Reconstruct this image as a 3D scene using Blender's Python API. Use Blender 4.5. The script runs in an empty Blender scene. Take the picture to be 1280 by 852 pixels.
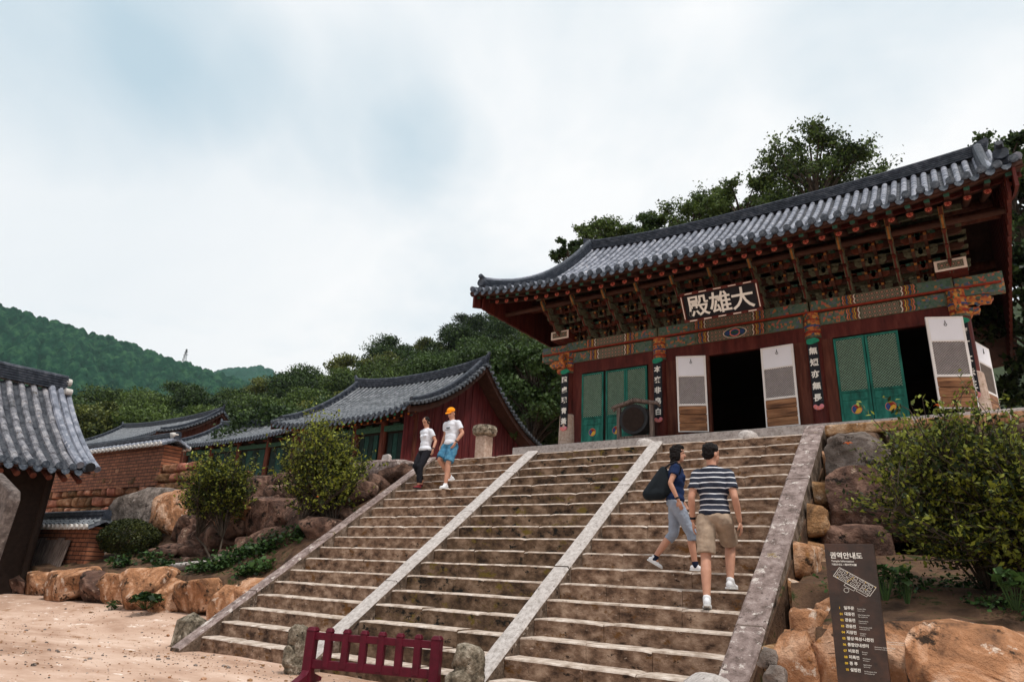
import bpy, math, random
import numpy as np
from mathutils import Vector, Matrix, noise
random.seed(7)
rng = np.random.default_rng(11)
scene = bpy.context.scene
C = scene.collection
PI = math.pi

# ------------------------------------------------------------------ camera
FPX = 851.1
PITCH, ROLL, YAW = 0.3371982, 0.0506079, -0.6200898
CAMH = 1.248
def _basis():
    p, r, a = PITCH, ROLL, YAW
    fw = Vector((math.sin(a)*math.cos(p), math.cos(a)*math.cos(p), math.sin(p)))
    rt = Vector((math.cos(a), -math.sin(a), 0)); up = rt.cross(fw)
    return rt*math.cos(r)+up*math.sin(r), -rt*math.sin(r)+up*math.cos(r), fw
RT, UP, FW = _basis()
CAMP = Vector((0, 0, CAMH))
def ray(x, y): return FW + RT*((x-640)/FPX) - UP*((y-426)/FPX)
def ony(x, y, Y): d = ray(x, y); return CAMP + d*(Y/d.y)
def onz(x, y, Z): d = ray(x, y); return CAMP + d*((Z-CAMH)/d.z)
cd = bpy.data.cameras.new('camera'); cam = bpy.data.objects.new('camera', cd); C.objects.link(cam)
M = Matrix((RT, UP, -FW)).transposed().to_4x4(); M.translation = CAMP
cam.matrix_world = M
cd.sensor_width = 36; cd.lens = 36*FPX/1280; cd.clip_end = 20000; cd.clip_start = .05
scene.camera = cam
scene.view_settings.view_transform = 'Standard'; scene.view_settings.look = 'None'
scene.view_settings.exposure = 0.12; scene.view_settings.gamma = 1
scene.view_settings.use_curve_mapping = False

# ------------------------------------------------------------------ world + sun
SUN_EL, SUN_AZ = math.radians(66), math.radians(105)   # azimuth of the sun, clockwise from +Y
w = bpy.data.worlds.new('World'); scene.world = w; w.use_nodes = True
nt = w.node_tree; nt.nodes.clear(); N = nt.nodes.new; L = nt.links.new
out = N('ShaderNodeOutputWorld'); bg = N('ShaderNodeBackground'); L(bg.outputs[0], out.inputs[0])
sky = N('ShaderNodeTexSky'); sky.sky_type = 'NISHITA'; sky.sun_disc = False
sky.sun_elevation = SUN_EL; sky.sun_rotation = SUN_AZ
tc = N('ShaderNodeTexCoord')
sep = N('ShaderNodeSeparateXYZ'); L(tc.outputs['Generated'], sep.inputs[0])
def wm(op, a, b=None, c=None):
    n = N('ShaderNodeMath'); n.operation = op
    for i, v in enumerate((a, b, c)):
        if v is None: continue
        if isinstance(v, (int, float)): n.inputs[i].default_value = v
        else: L(v, n.inputs[i])
    return n.outputs[0]
zz = wm('ADD', wm('MAXIMUM', sep.outputs[2], 0.02), .22)
px_ = wm('DIVIDE', sep.outputs[0], zz); py_ = wm('DIVIDE', sep.outputs[1], zz)
cmb = N('ShaderNodeCombineXYZ'); L(px_, cmb.inputs[0]); L(py_, cmb.inputs[1])
n1 = N('ShaderNodeTexNoise'); n1.inputs['Scale'].default_value = 1.15; n1.inputs['Detail'].default_value = 7; n1.inputs['Roughness'].default_value = .55; n1.inputs['Distortion'].default_value = .35
L(cmb.outputs[0], n1.inputs['Vector'])
n2 = N('ShaderNodeTexNoise'); n2.inputs['Scale'].default_value = .7; n2.inputs['Detail'].default_value = 5; n2.inputs['Distortion'].default_value = .6
mp = N('ShaderNodeMapping'); mp.inputs['Location'].default_value = (5.3, 2.1, 0); L(cmb.outputs[0], mp.inputs[0]); L(mp.outputs[0], n2.inputs['Vector'])
# thin spots in the cloud deck, in sky directions
def spot(px, py, width, amt):
    d = ray(px, py).normalized()
    v = N('ShaderNodeVectorMath'); v.operation = 'DOT_PRODUCT'; L(tc.outputs['Generated'], v.inputs[0]); v.inputs[1].default_value = d
    return wm('MULTIPLY', wm('SMOOTH_MIN', wm('MAXIMUM', wm('DIVIDE', wm('SUBTRACT', v.outputs['Value'], math.cos(math.radians(width))), 1-math.cos(math.radians(width))), 0), 1, .2), amt)
sp = wm('ADD', spot(90, 10, 14, .27), wm('ADD', spot(430, 150, 10, .24), wm('ADD', spot(1150, -10, 12, .16), wm('ADD', spot(250, 60, 8, .16), spot(540, 190, 6, .14)))))
dens = wm('SUBTRACT', wm('ADD', n1.outputs['Fac'], .075), sp)
rmp = N('ShaderNodeValToRGB'); L(dens, rmp.inputs[0])
rmp.color_ramp.elements[0].position = .24; rmp.color_ramp.elements[0].color = (.15, .15, .15, 1)
rmp.color_ramp.elements[1].position = .60; rmp.color_ramp.elements[1].color = (1, 1, 1, 1)
crmp = N('ShaderNodeValToRGB'); L(n2.outputs['Fac'], crmp.inputs[0])
crmp.color_ramp.elements[0].position = .34; crmp.color_ramp.elements[0].color = (7.2, 7.65, 8.0, 1)
crmp.color_ramp.elements[1].position = .60; crmp.color_ramp.elements[1].color = (8.6, 8.65, 8.7, 1)
blue = N('ShaderNodeMixRGB'); blue.inputs[0].default_value = .72; L(sky.outputs[0], blue.inputs[1]); blue.inputs[2].default_value = (5.2, 6.9, 7.7, 1)
mx = N('ShaderNodeMixRGB'); L(rmp.outputs[0], mx.inputs[0]); L(blue.outputs[0], mx.inputs[1]); L(crmp.outputs[0], mx.inputs[2])
L(mx.outputs[0], bg.inputs[0]); bg.inputs[1].default_value = .108
sd = bpy.data.lights.new('sun', 'SUN'); sd.energy = 3.0; sd.angle = math.radians(10); sd.color = (1, .95, .88)
so = bpy.data.objects.new('sun', sd); C.objects.link(so)
sv = Vector((math.sin(SUN_AZ)*math.cos(SUN_EL), math.cos(SUN_AZ)*math.cos(SUN_EL), math.sin(SUN_EL)))
so.rotation_euler = sv.to_track_quat('Z', 'Y').to_euler()

# ------------------------------------------------------------------ materials
def _base(name):
    m = bpy.data.materials.new(name); m.use_nodes = True; t = m.node_tree; t.nodes.clear()
    o = t.nodes.new('ShaderNodeOutputMaterial'); b = t.nodes.new('ShaderNodeBsdfPrincipled'); t.links.new(b.outputs[0], o.inputs[0])
    return m, t, b
def mat(name, cols, scale=3, rough=.85, detail=8, bump=.3, bscale=None, stretch=(1, 1, 1), spots=None, island=0, spec=.18, dist=0, bd=.03):
    """cols: list of colours spread along a noise ramp; spots=(colour, scale, threshold)"""
    m, t, b = _base(name); N = t.nodes.new; L = t.links.new
    tc = N('ShaderNodeTexCoord'); mp = N('ShaderNodeMapping'); mp.inputs['Scale'].default_value = stretch; L(tc.outputs['Object'], mp.inputs[0])
    n = N('ShaderNodeTexNoise'); n.inputs['Scale'].default_value = scale; n.inputs['Detail'].default_value = detail; n.inputs['Roughness'].default_value = .62; n.inputs['Distortion'].default_value = dist
    L(mp.outputs[0], n.inputs['Vector'])
    r = N('ShaderNodeValToRGB'); L(n.outputs['Fac'], r.inputs[0]); e = r.color_ramp.elements
    k = len(cols)
    if k == 1: cols = cols*2; k = 2
    e[0].position = .33; e[1].position = .67
    for i in range(1, k-1): e.new(.33+.34*i/(k-1))
    for i, c in enumerate(cols): r.color_ramp.elements[i].color = (*c, 1)
    col = r.outputs[0]
    if island:
        g = N('ShaderNodeNewGeometry'); mr = N('ShaderNodeMapRange'); L(g.outputs['Random Per Island'], mr.inputs[0]); mr.inputs[3].default_value = 1-island; mr.inputs[4].default_value = 1+island
        hs = N('ShaderNodeHueSaturation'); L(mr.outputs[0], hs.inputs['Value']); L(col, hs.inputs['Color'])
        mr2 = N('ShaderNodeMapRange'); L(g.outputs['Random Per Island'], mr2.inputs[0]); mr2.inputs[3].default_value = .5+.05*island; mr2.inputs[4].default_value = .5-.05*island; L(mr2.outputs[0], hs.inputs['Hue'])
        col = hs.outputs[0]
    if spots:
        for sc_, ss, th in ([spots] if isinstance(spots, tuple) else spots):
            n3 = N('ShaderNodeTexNoise'); n3.inputs['Scale'].default_value = ss; n3.inputs['Detail'].default_value = 6; n3.inputs['Roughness'].default_value = .7
            L(mp.outputs[0], n3.inputs['Vector'])
            r3 = N('ShaderNodeValToRGB'); L(n3.outputs['Fac'], r3.inputs[0]); r3.color_ramp.elements[0].position = th; r3.color_ramp.elements[1].position = th+.06
            mx = N('ShaderNodeMixRGB'); L(r3.outputs[0], mx.inputs[0]); L(col, mx.inputs[1]); mx.inputs[2].default_value = (*sc_, 1); col = mx.outputs[0]
    L(col, b.inputs['Base Color']); b.inputs['Roughness'].default_value = rough; b.inputs['Specular IOR Level'].default_value = spec
    if bump:
        n4 = N('ShaderNodeTexNoise'); n4.inputs['Scale'].default_value = bscale or scale*5; n4.inputs['Detail'].default_value = 6; n4.inputs['Roughness'].default_value = .65
        L(mp.outputs[0], n4.inputs['Vector']); bp = N('ShaderNodeBump'); bp.inputs['Strength'].default_value = bump; bp.inputs['Distance'].default_value = bd
        L(n4.outputs['Fac'], bp.inputs['Height']); L(bp.outputs[0], b.inputs['Normal'])
    return m
def leafmat(name, dark, light, trans=.25, var=.35):
    m = bpy.data.materials.new(name); m.use_nodes = True; t = m.node_tree; t.nodes.clear(); N = t.nodes.new; L = t.links.new
    o = N('ShaderNodeOutputMaterial'); g = N('ShaderNodeNewGeometry'); tc = N('ShaderNodeTexCoord')
    n = N('ShaderNodeTexNoise'); n.inputs['Scale'].default_value = .9; n.inputs['Detail'].default_value = 3; L(tc.outputs['Object'], n.inputs['Vector'])
    a = N('ShaderNodeMath'); a.operation = 'MULTIPLY_ADD'; L(g.outputs['Random Per Island'], a.inputs[0]); a.inputs[1].default_value = var*1.4; L(n.outputs['Fac'], a.inputs[2])
    s = N('ShaderNodeMath'); s.operation = 'SUBTRACT'; L(a.outputs[0], s.inputs[0]); s.inputs[1].default_value = var*.7
    oi = N('ShaderNodeObjectInfo'); a2 = N('ShaderNodeMath'); a2.operation = 'MULTIPLY_ADD'; L(oi.outputs['Random'], a2.inputs[0]); a2.inputs[1].default_value = .3; L(s.outputs[0], a2.inputs[2])
    r = N('ShaderNodeValToRGB'); L(a2.outputs[0], r.inputs[0]); r.color_ramp.elements[0].position = .35; r.color_ramp.elements[1].position = .95
    r.color_ramp.elements[0].color = (*dark, 1); r.color_ramp.elements[1].color = (*light, 1)
    d = N('ShaderNodeBsdfPrincipled'); d.inputs['Roughness'].default_value = .55; d.inputs['Specular IOR Level'].default_value = .25; L(r.outputs[0], d.inputs['Base Color'])
    tr = N('ShaderNodeBsdfTranslucent'); L(r.outputs[0], tr.inputs[0])
    mx = N('ShaderNodeMixShader'); mx.inputs[0].default_value = trans; L(d.outputs[0], mx.inputs[1]); L(tr.outputs[0], mx.inputs[2]); L(mx.outputs[0], o.inputs[0])
    return m
def flat(name, c, rough=.75, var=.12, spec=.15, scale=9, bump=.05):
    return mat(name, [tuple(x*(1-var) for x in c), tuple(min(1, x*(1+var)) for x in c)], scale=scale, rough=rough, bump=bump, spec=spec)

MT = {}
MT['sand'] = mat('sandy_ground', [(.31, .185, .125), (.48, .325, .245), (.62, .46, .37)], scale=.9, bump=.7, bscale=18, stretch=(.6, 1.3, 1), spots=[((.30, .17, .10), 1.7, .60), ((.20, .11, .07), 9, .68), ((.74, .62, .54), 3.7, .60)])
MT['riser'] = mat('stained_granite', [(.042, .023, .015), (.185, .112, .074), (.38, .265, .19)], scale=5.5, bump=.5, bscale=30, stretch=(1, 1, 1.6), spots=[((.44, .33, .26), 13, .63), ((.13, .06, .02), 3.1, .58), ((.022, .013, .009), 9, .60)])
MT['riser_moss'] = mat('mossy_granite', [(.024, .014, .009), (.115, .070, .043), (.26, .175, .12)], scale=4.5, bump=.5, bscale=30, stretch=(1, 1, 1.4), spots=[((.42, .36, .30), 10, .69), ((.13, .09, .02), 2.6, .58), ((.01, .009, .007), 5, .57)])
MT['tread'] = mat('worn_skylit_granite', [(.24, .18, .14), (.45, .37, .31), (.62, .54, .48)], scale=7, bump=.3, bscale=40, spots=((.20, .14, .10), 8, .63))  # pale from wear, and from sky light on tops and nosings painted in
MT['granite'] = mat('pale_granite', [(.28, .25, .23), (.42, .38, .36), (.52, .48, .46)], scale=16, bump=.45, bscale=45, spots=[((.16, .13, .12), 25, .60), ((.62, .58, .55), 9, .64)])
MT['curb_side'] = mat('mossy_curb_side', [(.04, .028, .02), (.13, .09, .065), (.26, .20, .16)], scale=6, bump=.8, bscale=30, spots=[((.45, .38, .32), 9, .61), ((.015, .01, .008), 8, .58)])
MT['stele'] = mat('stele_stone', [(.05, .038, .034), (.11, .088, .08), (.19, .155, .14)], scale=12, bump=.8, bscale=40, spots=[((.30, .26, .24), 18, .62)])
MT['granite_lich'] = mat('lichened_granite', [(.11, .08, .07), (.24, .18, .165), (.36, .29, .27)], scale=9, bump=.8, bscale=40, spots=[((.60, .54, .50), 8, .58), ((.05, .035, .03), 14, .60), ((.22, .15, .07), 4, .64)])
MT['granite_post'] = mat('mottled_stone', [(.035, .028, .02), (.20, .165, .12), (.42, .36, .29)], scale=10, bump=1, bscale=20, bd=.06, spots=[((.62, .55, .45), 9, .60), ((.26, .20, .07), 6, .64), ((.02, .017, .012), 12, .60)])
MT['boulder'] = mat('orange_granite', [(.07, .038, .022), (.34, .175, .08), (.62, .42, .28)], scale=2.2, bump=1, bscale=9, bd=.09, dist=.9, island=.2, spots=[((.035, .02, .012), 3.1, .57), ((.66, .52, .42), 4.1, .60), ((.40, .19, .07), 6, .63), ((.03, .02, .015), 15, .64)])
MT['boulder_dark'] = mat('dark_granite', [(.018, .011, .008), (.085, .05, .034), (.20, .125, .085)], scale=2.6, bump=1, bscale=9, bd=.09, dist=.9, island=.3, spots=[((.34, .24, .18), 4.2, .61), ((.012, .008, .006), 3.2, .57), ((.05, .05, .015), 7, .63)])
MT['boulder_grey'] = mat('grey_granite', [(.07, .055, .045), (.19, .155, .135), (.36, .30, .265)], scale=2.5, bump=1, bscale=9, bd=.08, dist=.8, spots=[((.035, .025, .02), 3.5, .58), ((.48, .42, .38), 6, .62)])
MT['rubble'] = mat('rubble_stone', [(.07, .03, .016), (.24, .11, .06), (.42, .22, .13)], scale=2, bump=.9, bscale=10, bd=.06, island=.4, spots=((.5, .36, .28), 4, .63))
MT['soil'] = mat('bank_soil', [(.03, .018, .012), (.09, .05, .03), (.17, .095, .055)], scale=2.5, bump=.9, bscale=15, spots=((.03, .035, .01), 2.5, .55))
MT['brick'] = None
MT['tile'] = mat('roof_tile', [(.07, .08, .105), (.165, .18, .225), (.33, .34, .39)], scale=4, rough=.5, bump=.25, bscale=30, spec=.4, spots=[((.48, .47, .50), 7, .60), ((.05, .05, .06), 9, .64)])
MT['pan'] = mat('shaded_pan_tile', [(.020, .022, .028), (.045, .05, .062), (.085, .088, .10)], scale=5, rough=.6, bump=.3, bscale=30)  # same tile as the covers, darkened: shade between the rows put into the colour
MT['tile_old'] = mat('weathered_roof_tile', [(.045, .047, .055), (.14, .14, .16), (.32, .31, .325)], scale=4.5, rough=.5, bump=.4, bscale=25, spec=.45, spots=[((.42, .36, .34), 5, .62), ((.05, .04, .03), 4, .60)])
MT['tile_dark'] = mat('dark_roof_tile', [(.03, .037, .045), (.075, .085, .10), (.16, .17, .19)], scale=4, rough=.45, bump=.25, spec=.4)
MT['ridge_tile'] = mat('ridge_tile', [(.012, .016, .024), (.03, .037, .052), (.075, .082, .10)], scale=6, rough=.5, bump=.4, bscale=30)
MT['pale_tile'] = mat('pale_mortar', [(.4, .38, .36), (.6, .57, .54)], scale=8)
MT['eave_disc'] = mat('tile_end', [(.02, .028, .04), (.055, .068, .09), (.13, .145, .17)], scale=12, rough=.5, bump=.9, bscale=40)
MT['redwood'] = mat('red_painted_wood', [(.045, .008, .006), (.085, .014, .010), (.12, .028, .018)], scale=2.2, stretch=(3, 3, .6), rough=.6, bump=.3, bscale=20)
MT['redbrown'] = mat('brown_red_wood', [(.05, .013, .008), (.10, .028, .016), (.15, .05, .03)], scale=2.2, stretch=(4, 4, .5), rough=.65, bump=.3, bscale=20)
MT['rafter'] = mat('rafter_wood', [(.035, .014, .010), (.07, .03, .02)], scale=4, rough=.7)
MT['salmon'] = flat('salmon_paint', (.62, .19, .13), var=.25, scale=22)
MT['gpaint'] = flat('dancheong_green', (.03, .085, .06), var=.35, scale=14)
MT['gpaint2'] = flat('grey_green_paint', (.10, .105, .07), var=.4, scale=14)
MT['orange'] = mat('orange_paint', [(.20, .035, .012), (.52, .17, .03), (.10, .045, .03)], scale=14, bump=.1)
MT['redp'] = flat('red_paint', (.25, .035, .02), var=.25)
MT['ochre'] = flat('ochre_paint', (.30, .13, .035), var=.35)
MT['blue'] = flat('blue_paint', (.03, .06, .18), var=.3)
MT['yellow'] = flat('yellow_paint', (.62, .36, .05), var=.2)
MT['whitep'] = flat('white_paint', (.72, .70, .68), var=.05)
MT['cream'] = flat('cream_paint', (.72, .62, .54), var=.08)
MT['lime'] = flat('teal_paint', (.02, .22, .13), var=.25)
MT['door_green'] = mat('door_green', [(.006, .055, .042), (.011, .12, .09), (.03, .20, .15)], scale=3, stretch=(2, 2, .6), rough=.6, bump=.2)
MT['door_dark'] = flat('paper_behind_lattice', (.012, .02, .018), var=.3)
MT['paper'] = flat('white_paper', (.74, .75, .80), var=.03, scale=2)
MT['plank'] = mat('varnished_plank', [(.06, .025, .012), (.22, .10, .045), (.38, .20, .10)], scale=2.2, stretch=(.5, 1, 6), bump=.3, rough=.5)
MT['black'] = flat('black_lacquer', (.012, .012, .016), var=.2, rough=.45)
MT['iron'] = flat('black_iron', (.02, .02, .022), rough=.5)
MT['dark_in'] = flat('near_black_wood', (.02, .012, .009), var=.3)
MT['oldwood'] = mat('weathered_wood', [(.06, .045, .04), (.15, .115, .10), (.24, .19, .165)], scale=4, stretch=(6, 6, .5), bump=.5, bscale=25)
MT['bark'] = mat('bark', [(.02, .015, .011), (.06, .045, .034), (.10, .08, .06)], scale=5, stretch=(3, 3, .6), bump=.8, bscale=18)
MT['maroon'] = flat('maroon_paint', (.075, .003, .012), var=.25, rough=.5, spec=.2)
MT['gable'] = mat('gable_boards', [(.055, .009, .011), (.10, .015, .017), (.15, .030, .028)], scale=2.5, stretch=(4, 4, .4), rough=.7, bump=.3)
MT['column_stone'] = mat('column_granite', [(.30, .21, .16), (.42, .31, .25), (.5, .40, .33)], scale=14, bump=.3)
def brickmat():
    m, t, b = _base('orange_brick'); N = t.nodes.new; L = t.links.new
    tc = N('ShaderNodeTexCoord'); mp = N('ShaderNodeMapping'); mp.inputs['Rotation'].default_value = (PI/2, 0, 0); L(tc.outputs['Object'], mp.inputs[0])
    br = N('ShaderNodeTexBrick'); L(mp.outputs[0], br.inputs['Vector']); br.inputs['Scale'].default_value = 1
    br.inputs['Brick Width'].default_value = .34; br.inputs['Row Height'].default_value = .11; br.inputs['Mortar Size'].default_value = .014
    br.inputs['Color1'].default_value = (.34, .125, .06, 1); br.inputs['Color2'].default_value = (.22, .075, .035, 1); br.inputs['Mortar'].default_value = (.05, .018, .01, 1)
    n = N('ShaderNodeTexNoise'); n.inputs['Scale'].default_value = 6; n.inputs['Detail'].default_value = 6; L(tc.outputs['Object'], n.inputs['Vector'])
    mx = N('ShaderNodeMixRGB'); mx.blend_type = 'MULTIPLY'; mx.inputs[0].default_value = .8; L(br.outputs[0], mx.inputs[1])
    r = N('ShaderNodeValToRGB'); L(n.outputs['Fac'], r.inputs[0]); r.color_ramp.elements[0].position = .3; r.color_ramp.elements[0].color = (.45, .4, .38, 1); r.color_ramp.elements[1].position = .65
    L(r.outputs[0], mx.inputs[2]); L(mx.outputs[0], b.inputs['Base Color']); b.inputs['Roughness'].default_value = .9
    bp = N('ShaderNodeBump'); bp.inputs['Strength'].default_value = .8; bp.inputs['Distance'].default_value = .02; bp.invert = True
    L(br.outputs['Fac'], bp.inputs['Height']); L(bp.outputs[0], b.inputs['Normal'])
    return m
MT['brick'] = brickmat()
def patternmat():
    """painted geometric diaper pattern of the beams (a surface pattern in object space)"""
    m, t, b = _base('painted_diaper'); N = t.nodes.new; L = t.links.new
    tc = N('ShaderNodeTexCoord'); mp = N('ShaderNodeMapping'); L(tc.outputs['Object'], mp.inputs[0]); mp.inputs['Scale'].default_value = (9, .01, 9)
    v = N('ShaderNodeTexVoronoi'); v.inputs['Randomness'].default_value = .0; v.inputs['Scale'].default_value = 1.0; L(mp.outputs[0], v.inputs['Vector'])
    r = N('ShaderNodeValToRGB'); r.color_ramp.interpolation = 'CONSTANT'; L(v.outputs['Distance'], r.inputs[0])
    e = r.color_ramp.elements; e[0].position = 0; e[0].color = (.36, .20, .14, 1); e[1].position = .22; e[1].color = (.09, .035, .025, 1)
    x = e.new(.34); x.color = (.10, .12, .085, 1); x = e.new(.47); x.color = (.20, .17, .11, 1); x = e.new(.58); x.color = (.03, .03, .03, 1)
    L(r.outputs[0], b.inputs['Base Color']); b.inputs['Roughness'].default_value = .75
    return m
MT['diaper'] = patternmat()
def floralmat(name='painted_flowers', warm=False):
    m, t, b = _base(name); N = t.nodes.new; L = t.links.new
    tc = N('ShaderNodeTexCoord'); v = N('ShaderNodeTexVoronoi'); v.inputs['Scale'].default_value = 17; L(tc.outputs['Object'], v.inputs['Vector'])
    r = N('ShaderNodeValToRGB'); r.color_ramp.interpolation = 'CONSTANT'; s = N('ShaderNodeSeparateColor'); L(v.outputs['Color'], s.inputs[0]); L(s.outputs[0], r.inputs[0])
    e = r.color_ramp.elements; e[0].position = 0; e[0].color = (.06, .12, .085, 1); e[1].position = .4; e[1].color = (.10, .13, .10, 1)
    for p, c in ((.62, (.35, .14, .04)), (.72, (.04, .09, .06)), (.84, (.07, .10, .16)), (.93, (.38, .09, .06))): x = e.new(p); x.color = (*c, 1)
    if warm:
        for i, c in enumerate(((.42, .13, .025), (.30, .06, .02), (.10, .05, .03), (.50, .24, .05), (.04, .07, .12), (.04, .10, .06))): e[i].color = (*c, 1)
    L(r.outputs[0], b.inputs['Base Color']); b.inputs['Roughness'].default_value = .75
    return m
MT['floral'] = floralmat(); MT['floral_warm'] = floralmat('painted_capital', True)

# ------------------------------------------------------------------ object helpers
def tag(o, label=None, cat=None, group=None, kind=None):
    if label: o['label'] = label
    if cat: o['category'] = cat
    if group: o['group'] = group
    if kind: o['kind'] = kind
    return o
def thing(name, label, cat, loc=(0, 0, 0), rz=0, group=None):
    o = bpy.data.objects.new(name, None); C.objects.link(o); o.location = loc; o.rotation_euler = (0, 0, rz); o.empty_display_size = .2
    return tag(o, label, cat, group)
def worldmat(o):
    m = Matrix.LocRotScale(o.location, o.rotation_euler, o.scale)
    return (worldmat(o.parent) @ m) if o.parent else m
def mesh_obj(name, verts, faces, mats, parent=None, midx=None, smooth=False, origin=None, local=False):
    """verts in world space; the object's origin is its parent's, or 'origin' for a top-level mesh"""
    me = bpy.data.meshes.new(name)
    V = np.asarray(verts, dtype=np.float64).reshape(-1, 3)
    if parent is not None and not local:
        mi = np.array(worldmat(parent).inverted()); V = V @ mi[:3, :3].T + mi[:3, 3]
    elif origin is not None and not local: V = V - np.array(origin)
    me.from_pydata(V.tolist(), [], faces if isinstance(faces, list) else faces.tolist())
    for m in (mats if isinstance(mats, (list, tuple)) else [mats]): me.materials.append(m)
    if midx is not None: me.polygons.foreach_set('material_index', np.asarray(midx, dtype=np.int32))
    if smooth: me.polygons.foreach_set('use_smooth', [True]*len(me.polygons))
    me.update()
    o = bpy.data.objects.new(name, me); C.objects.link(o)
    if parent is not None: o.parent = parent
    elif origin is not None: o.location = origin
    return o
class MB:
    def __init__(s): s.v = []; s.f = []; s.m = []
    def add(s, v, f, m=0):
        b = len(s.v); s.v += [tuple(p) for p in v]; s.f += [tuple(i+b for i in q) for q in f]; s.m += [m]*len(f); return s
    def box(s, a, b, m=0, bev=0):
        (x0, y0, z0), (x1, y1, z1) = a, b
        return s.hexa([(x0, y0, z0), (x1, y0, z0), (x1, y1, z0), (x0, y1, z0), (x0, y0, z1), (x1, y0, z1), (x1, y1, z1), (x0, y1, z1)], m)
    def hexa(s, p, m=0): return s.add(p, [(0, 3, 2, 1), (4, 5, 6, 7), (0, 1, 5, 4), (1, 2, 6, 5), (2, 3, 7, 6), (3, 0, 4, 7)], m)
    def bar(s, p0, p1, w, h, m=0, up=(0, 0, 1)):
        p0 = Vector(p0); p1 = Vector(p1); d = (p1-p0).normalized(); sx = d.cross(Vector(up)).normalized(); uz = sx.cross(d)
        q = []
        for p in (p0, p1): q += [p-sx*w/2-uz*h/2, p+sx*w/2-uz*h/2, p+sx*w/2+uz*h/2, p-sx*w/2+uz*h/2]
        return s.add(q, [(3, 2, 1, 0), (4, 5, 6, 7), (0, 1, 5, 4), (1, 2, 6, 5), (2, 3, 7, 6), (3, 0, 4, 7)], m)
    def tube(s, pts, rad, n=8, m=0, cap=True):
        pts = [Vector(p) for p in pts]
        if isinstance(rad, (int, float)): rad = [rad]*len(pts)
        v = []; f = []; prev = None
        for i, p in enumerate(pts):
            d = (pts[min(i+1, len(pts)-1)]-pts[max(i-1, 0)])
            d = d.normalized() if d.length > 1e-9 else Vector((0, 0, 1))
            a = prev if prev is not None else (Vector((0, 0, 1)) if abs(d.z) < .9 else Vector((1, 0, 0)))
            sx = d.cross(a).normalized(); uy = sx.cross(d).normalized(); prev = uy
            for k in range(n):
                t = 2*PI*k/n; v.append(p+(sx*math.cos(t)+uy*math.sin(t))*rad[i])
        for i in range(len(pts)-1):
            for k in range(n):
                f.append((i*n+k, i*n+(k+1) % n, (i+1)*n+(k+1) % n, (i+1)*n+k))
        if cap: f.append(tuple(range(n-1, -1, -1))); f.append(tuple((len(pts)-1)*n+k for k in range(n)))
        return s.add(v, f, m)
    def prism(s, poly, axis, a, b, m=0):
        """poly: list of 2D points; extruded along axis ('x': points are (y,z); 'y': (x,z); 'z': (x,y))"""
        def P(p, t): return {'x': (t, p[0], p[1]), 'y': (p[0], t, p[1]), 'z': (p[0], p[1], t)}[axis]
        n = len(poly); v = [P(p, a) for p in poly]+[P(p, b) for p in poly]
        f = [tuple(range(n-1, -1, -1)), tuple(range(n, 2*n))]+[(i, (i+1) % n, n+(i+1) % n, n+i) for i in range(n)]
        return s.add(v, f, m)
    def lathe(s, prof, c, n=16, m=0):
        v = []; f = []
        for r, z in prof:
            for k in range(n): t = 2*PI*k/n; v.append((c[0]+r*math.cos(t), c[1]+r*math.sin(t), c[2]+z))
        for i in range(len(prof)-1):
            for k in range(n): f.append((i*n+k, i*n+(k+1) % n, (i+1)*n+(k+1) % n, (i+1)*n+k))
        f.append(tuple(range(n-1, -1, -1))); f.append(tuple((len(prof)-1)*n+k for k in range(n)))
        return s.add(v, f, m)
    def build(s, name, mats, parent=None, smooth=False, origin=None, bevel=0):
        o = mesh_obj(name, s.v, s.f, mats, parent, s.m, smooth, origin)
        if bevel:
            md = o.modifiers.new('bevel', 'BEVEL'); md.width = bevel; md.segments = 2; md.limit_method = 'ANGLE'
        return o
def copy_tree(o, parent=None):
    kids = list(o.children)
    c = o.copy(); C.objects.link(c); c.parent = parent
    for k in kids: copy_tree(k, c)
    return c
def structure(o): o['kind'] = 'structure'; return o
def ss(t): t = max(0., min(1., t)); return t*t*(3-2*t)
def fbm(x, y, z=0, s=1, o=4): return noise.fractal(Vector((x*s, y*s, z*s)), 1.0, 2.0, o)

# ------------------------------------------------------------------ rocks
_ico = {}
def ico(sub):
    if sub not in _ico:
        import bmesh
        bm = bmesh.new(); bmesh.ops.create_icosphere(bm, subdivisions=sub, radius=1)
        bm.verts.ensure_lookup_table()
        _ico[sub] = (np.array([v.co[:] for v in bm.verts]), [tuple(v.index for v in f.verts) for f in bm.faces]); bm.free()
    return _ico[sub]
def rockverts(c, s, seed, sub=4, sq=.55, rough=.12, rz=0, cuts=7, tilt=0):
    v, f = ico(sub); r = np.random.default_rng(seed)
    u = np.sign(v)*np.abs(v)**sq; u /= (np.max(np.abs(u)))
    for k in range(cuts):
        d = r.normal(size=3); d /= np.linalg.norm(d); h = r.uniform(.70, 1.0)
        t = u @ d; u = u - np.outer(np.maximum(0, t-h)*1.0, d)
    off = Vector(r.uniform(-50, 50, 3))
    n = np.array([noise.fractal(Vector(p)*1.5+off, 1.0, 2.0, 5) for p in u.tolist()])
    u = u*(1+rough*n[:, None])
    u = u*np.array(s)
    ct, st = math.cos(tilt), math.sin(tilt); u = u @ np.array([[ct, 0, -st], [0, 1, 0], [st, 0, ct]])
    ca, sa = math.cos(rz), math.sin(rz); u = u @ np.array([[ca, sa, 0], [-sa, ca, 0], [0, 0, 1]])
    return u+np.array(c), f
def boulder(name, c, s, seed, m, label=None, cat='boulder', group=None, **k):
    v, f = rockverts(c, s, seed, **k)
    o = mesh_obj(name, v, f, m, None, None, True, origin=(c[0], c[1], c[2]-s[2]))
    return tag(o, label, cat, group) if label else o
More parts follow.
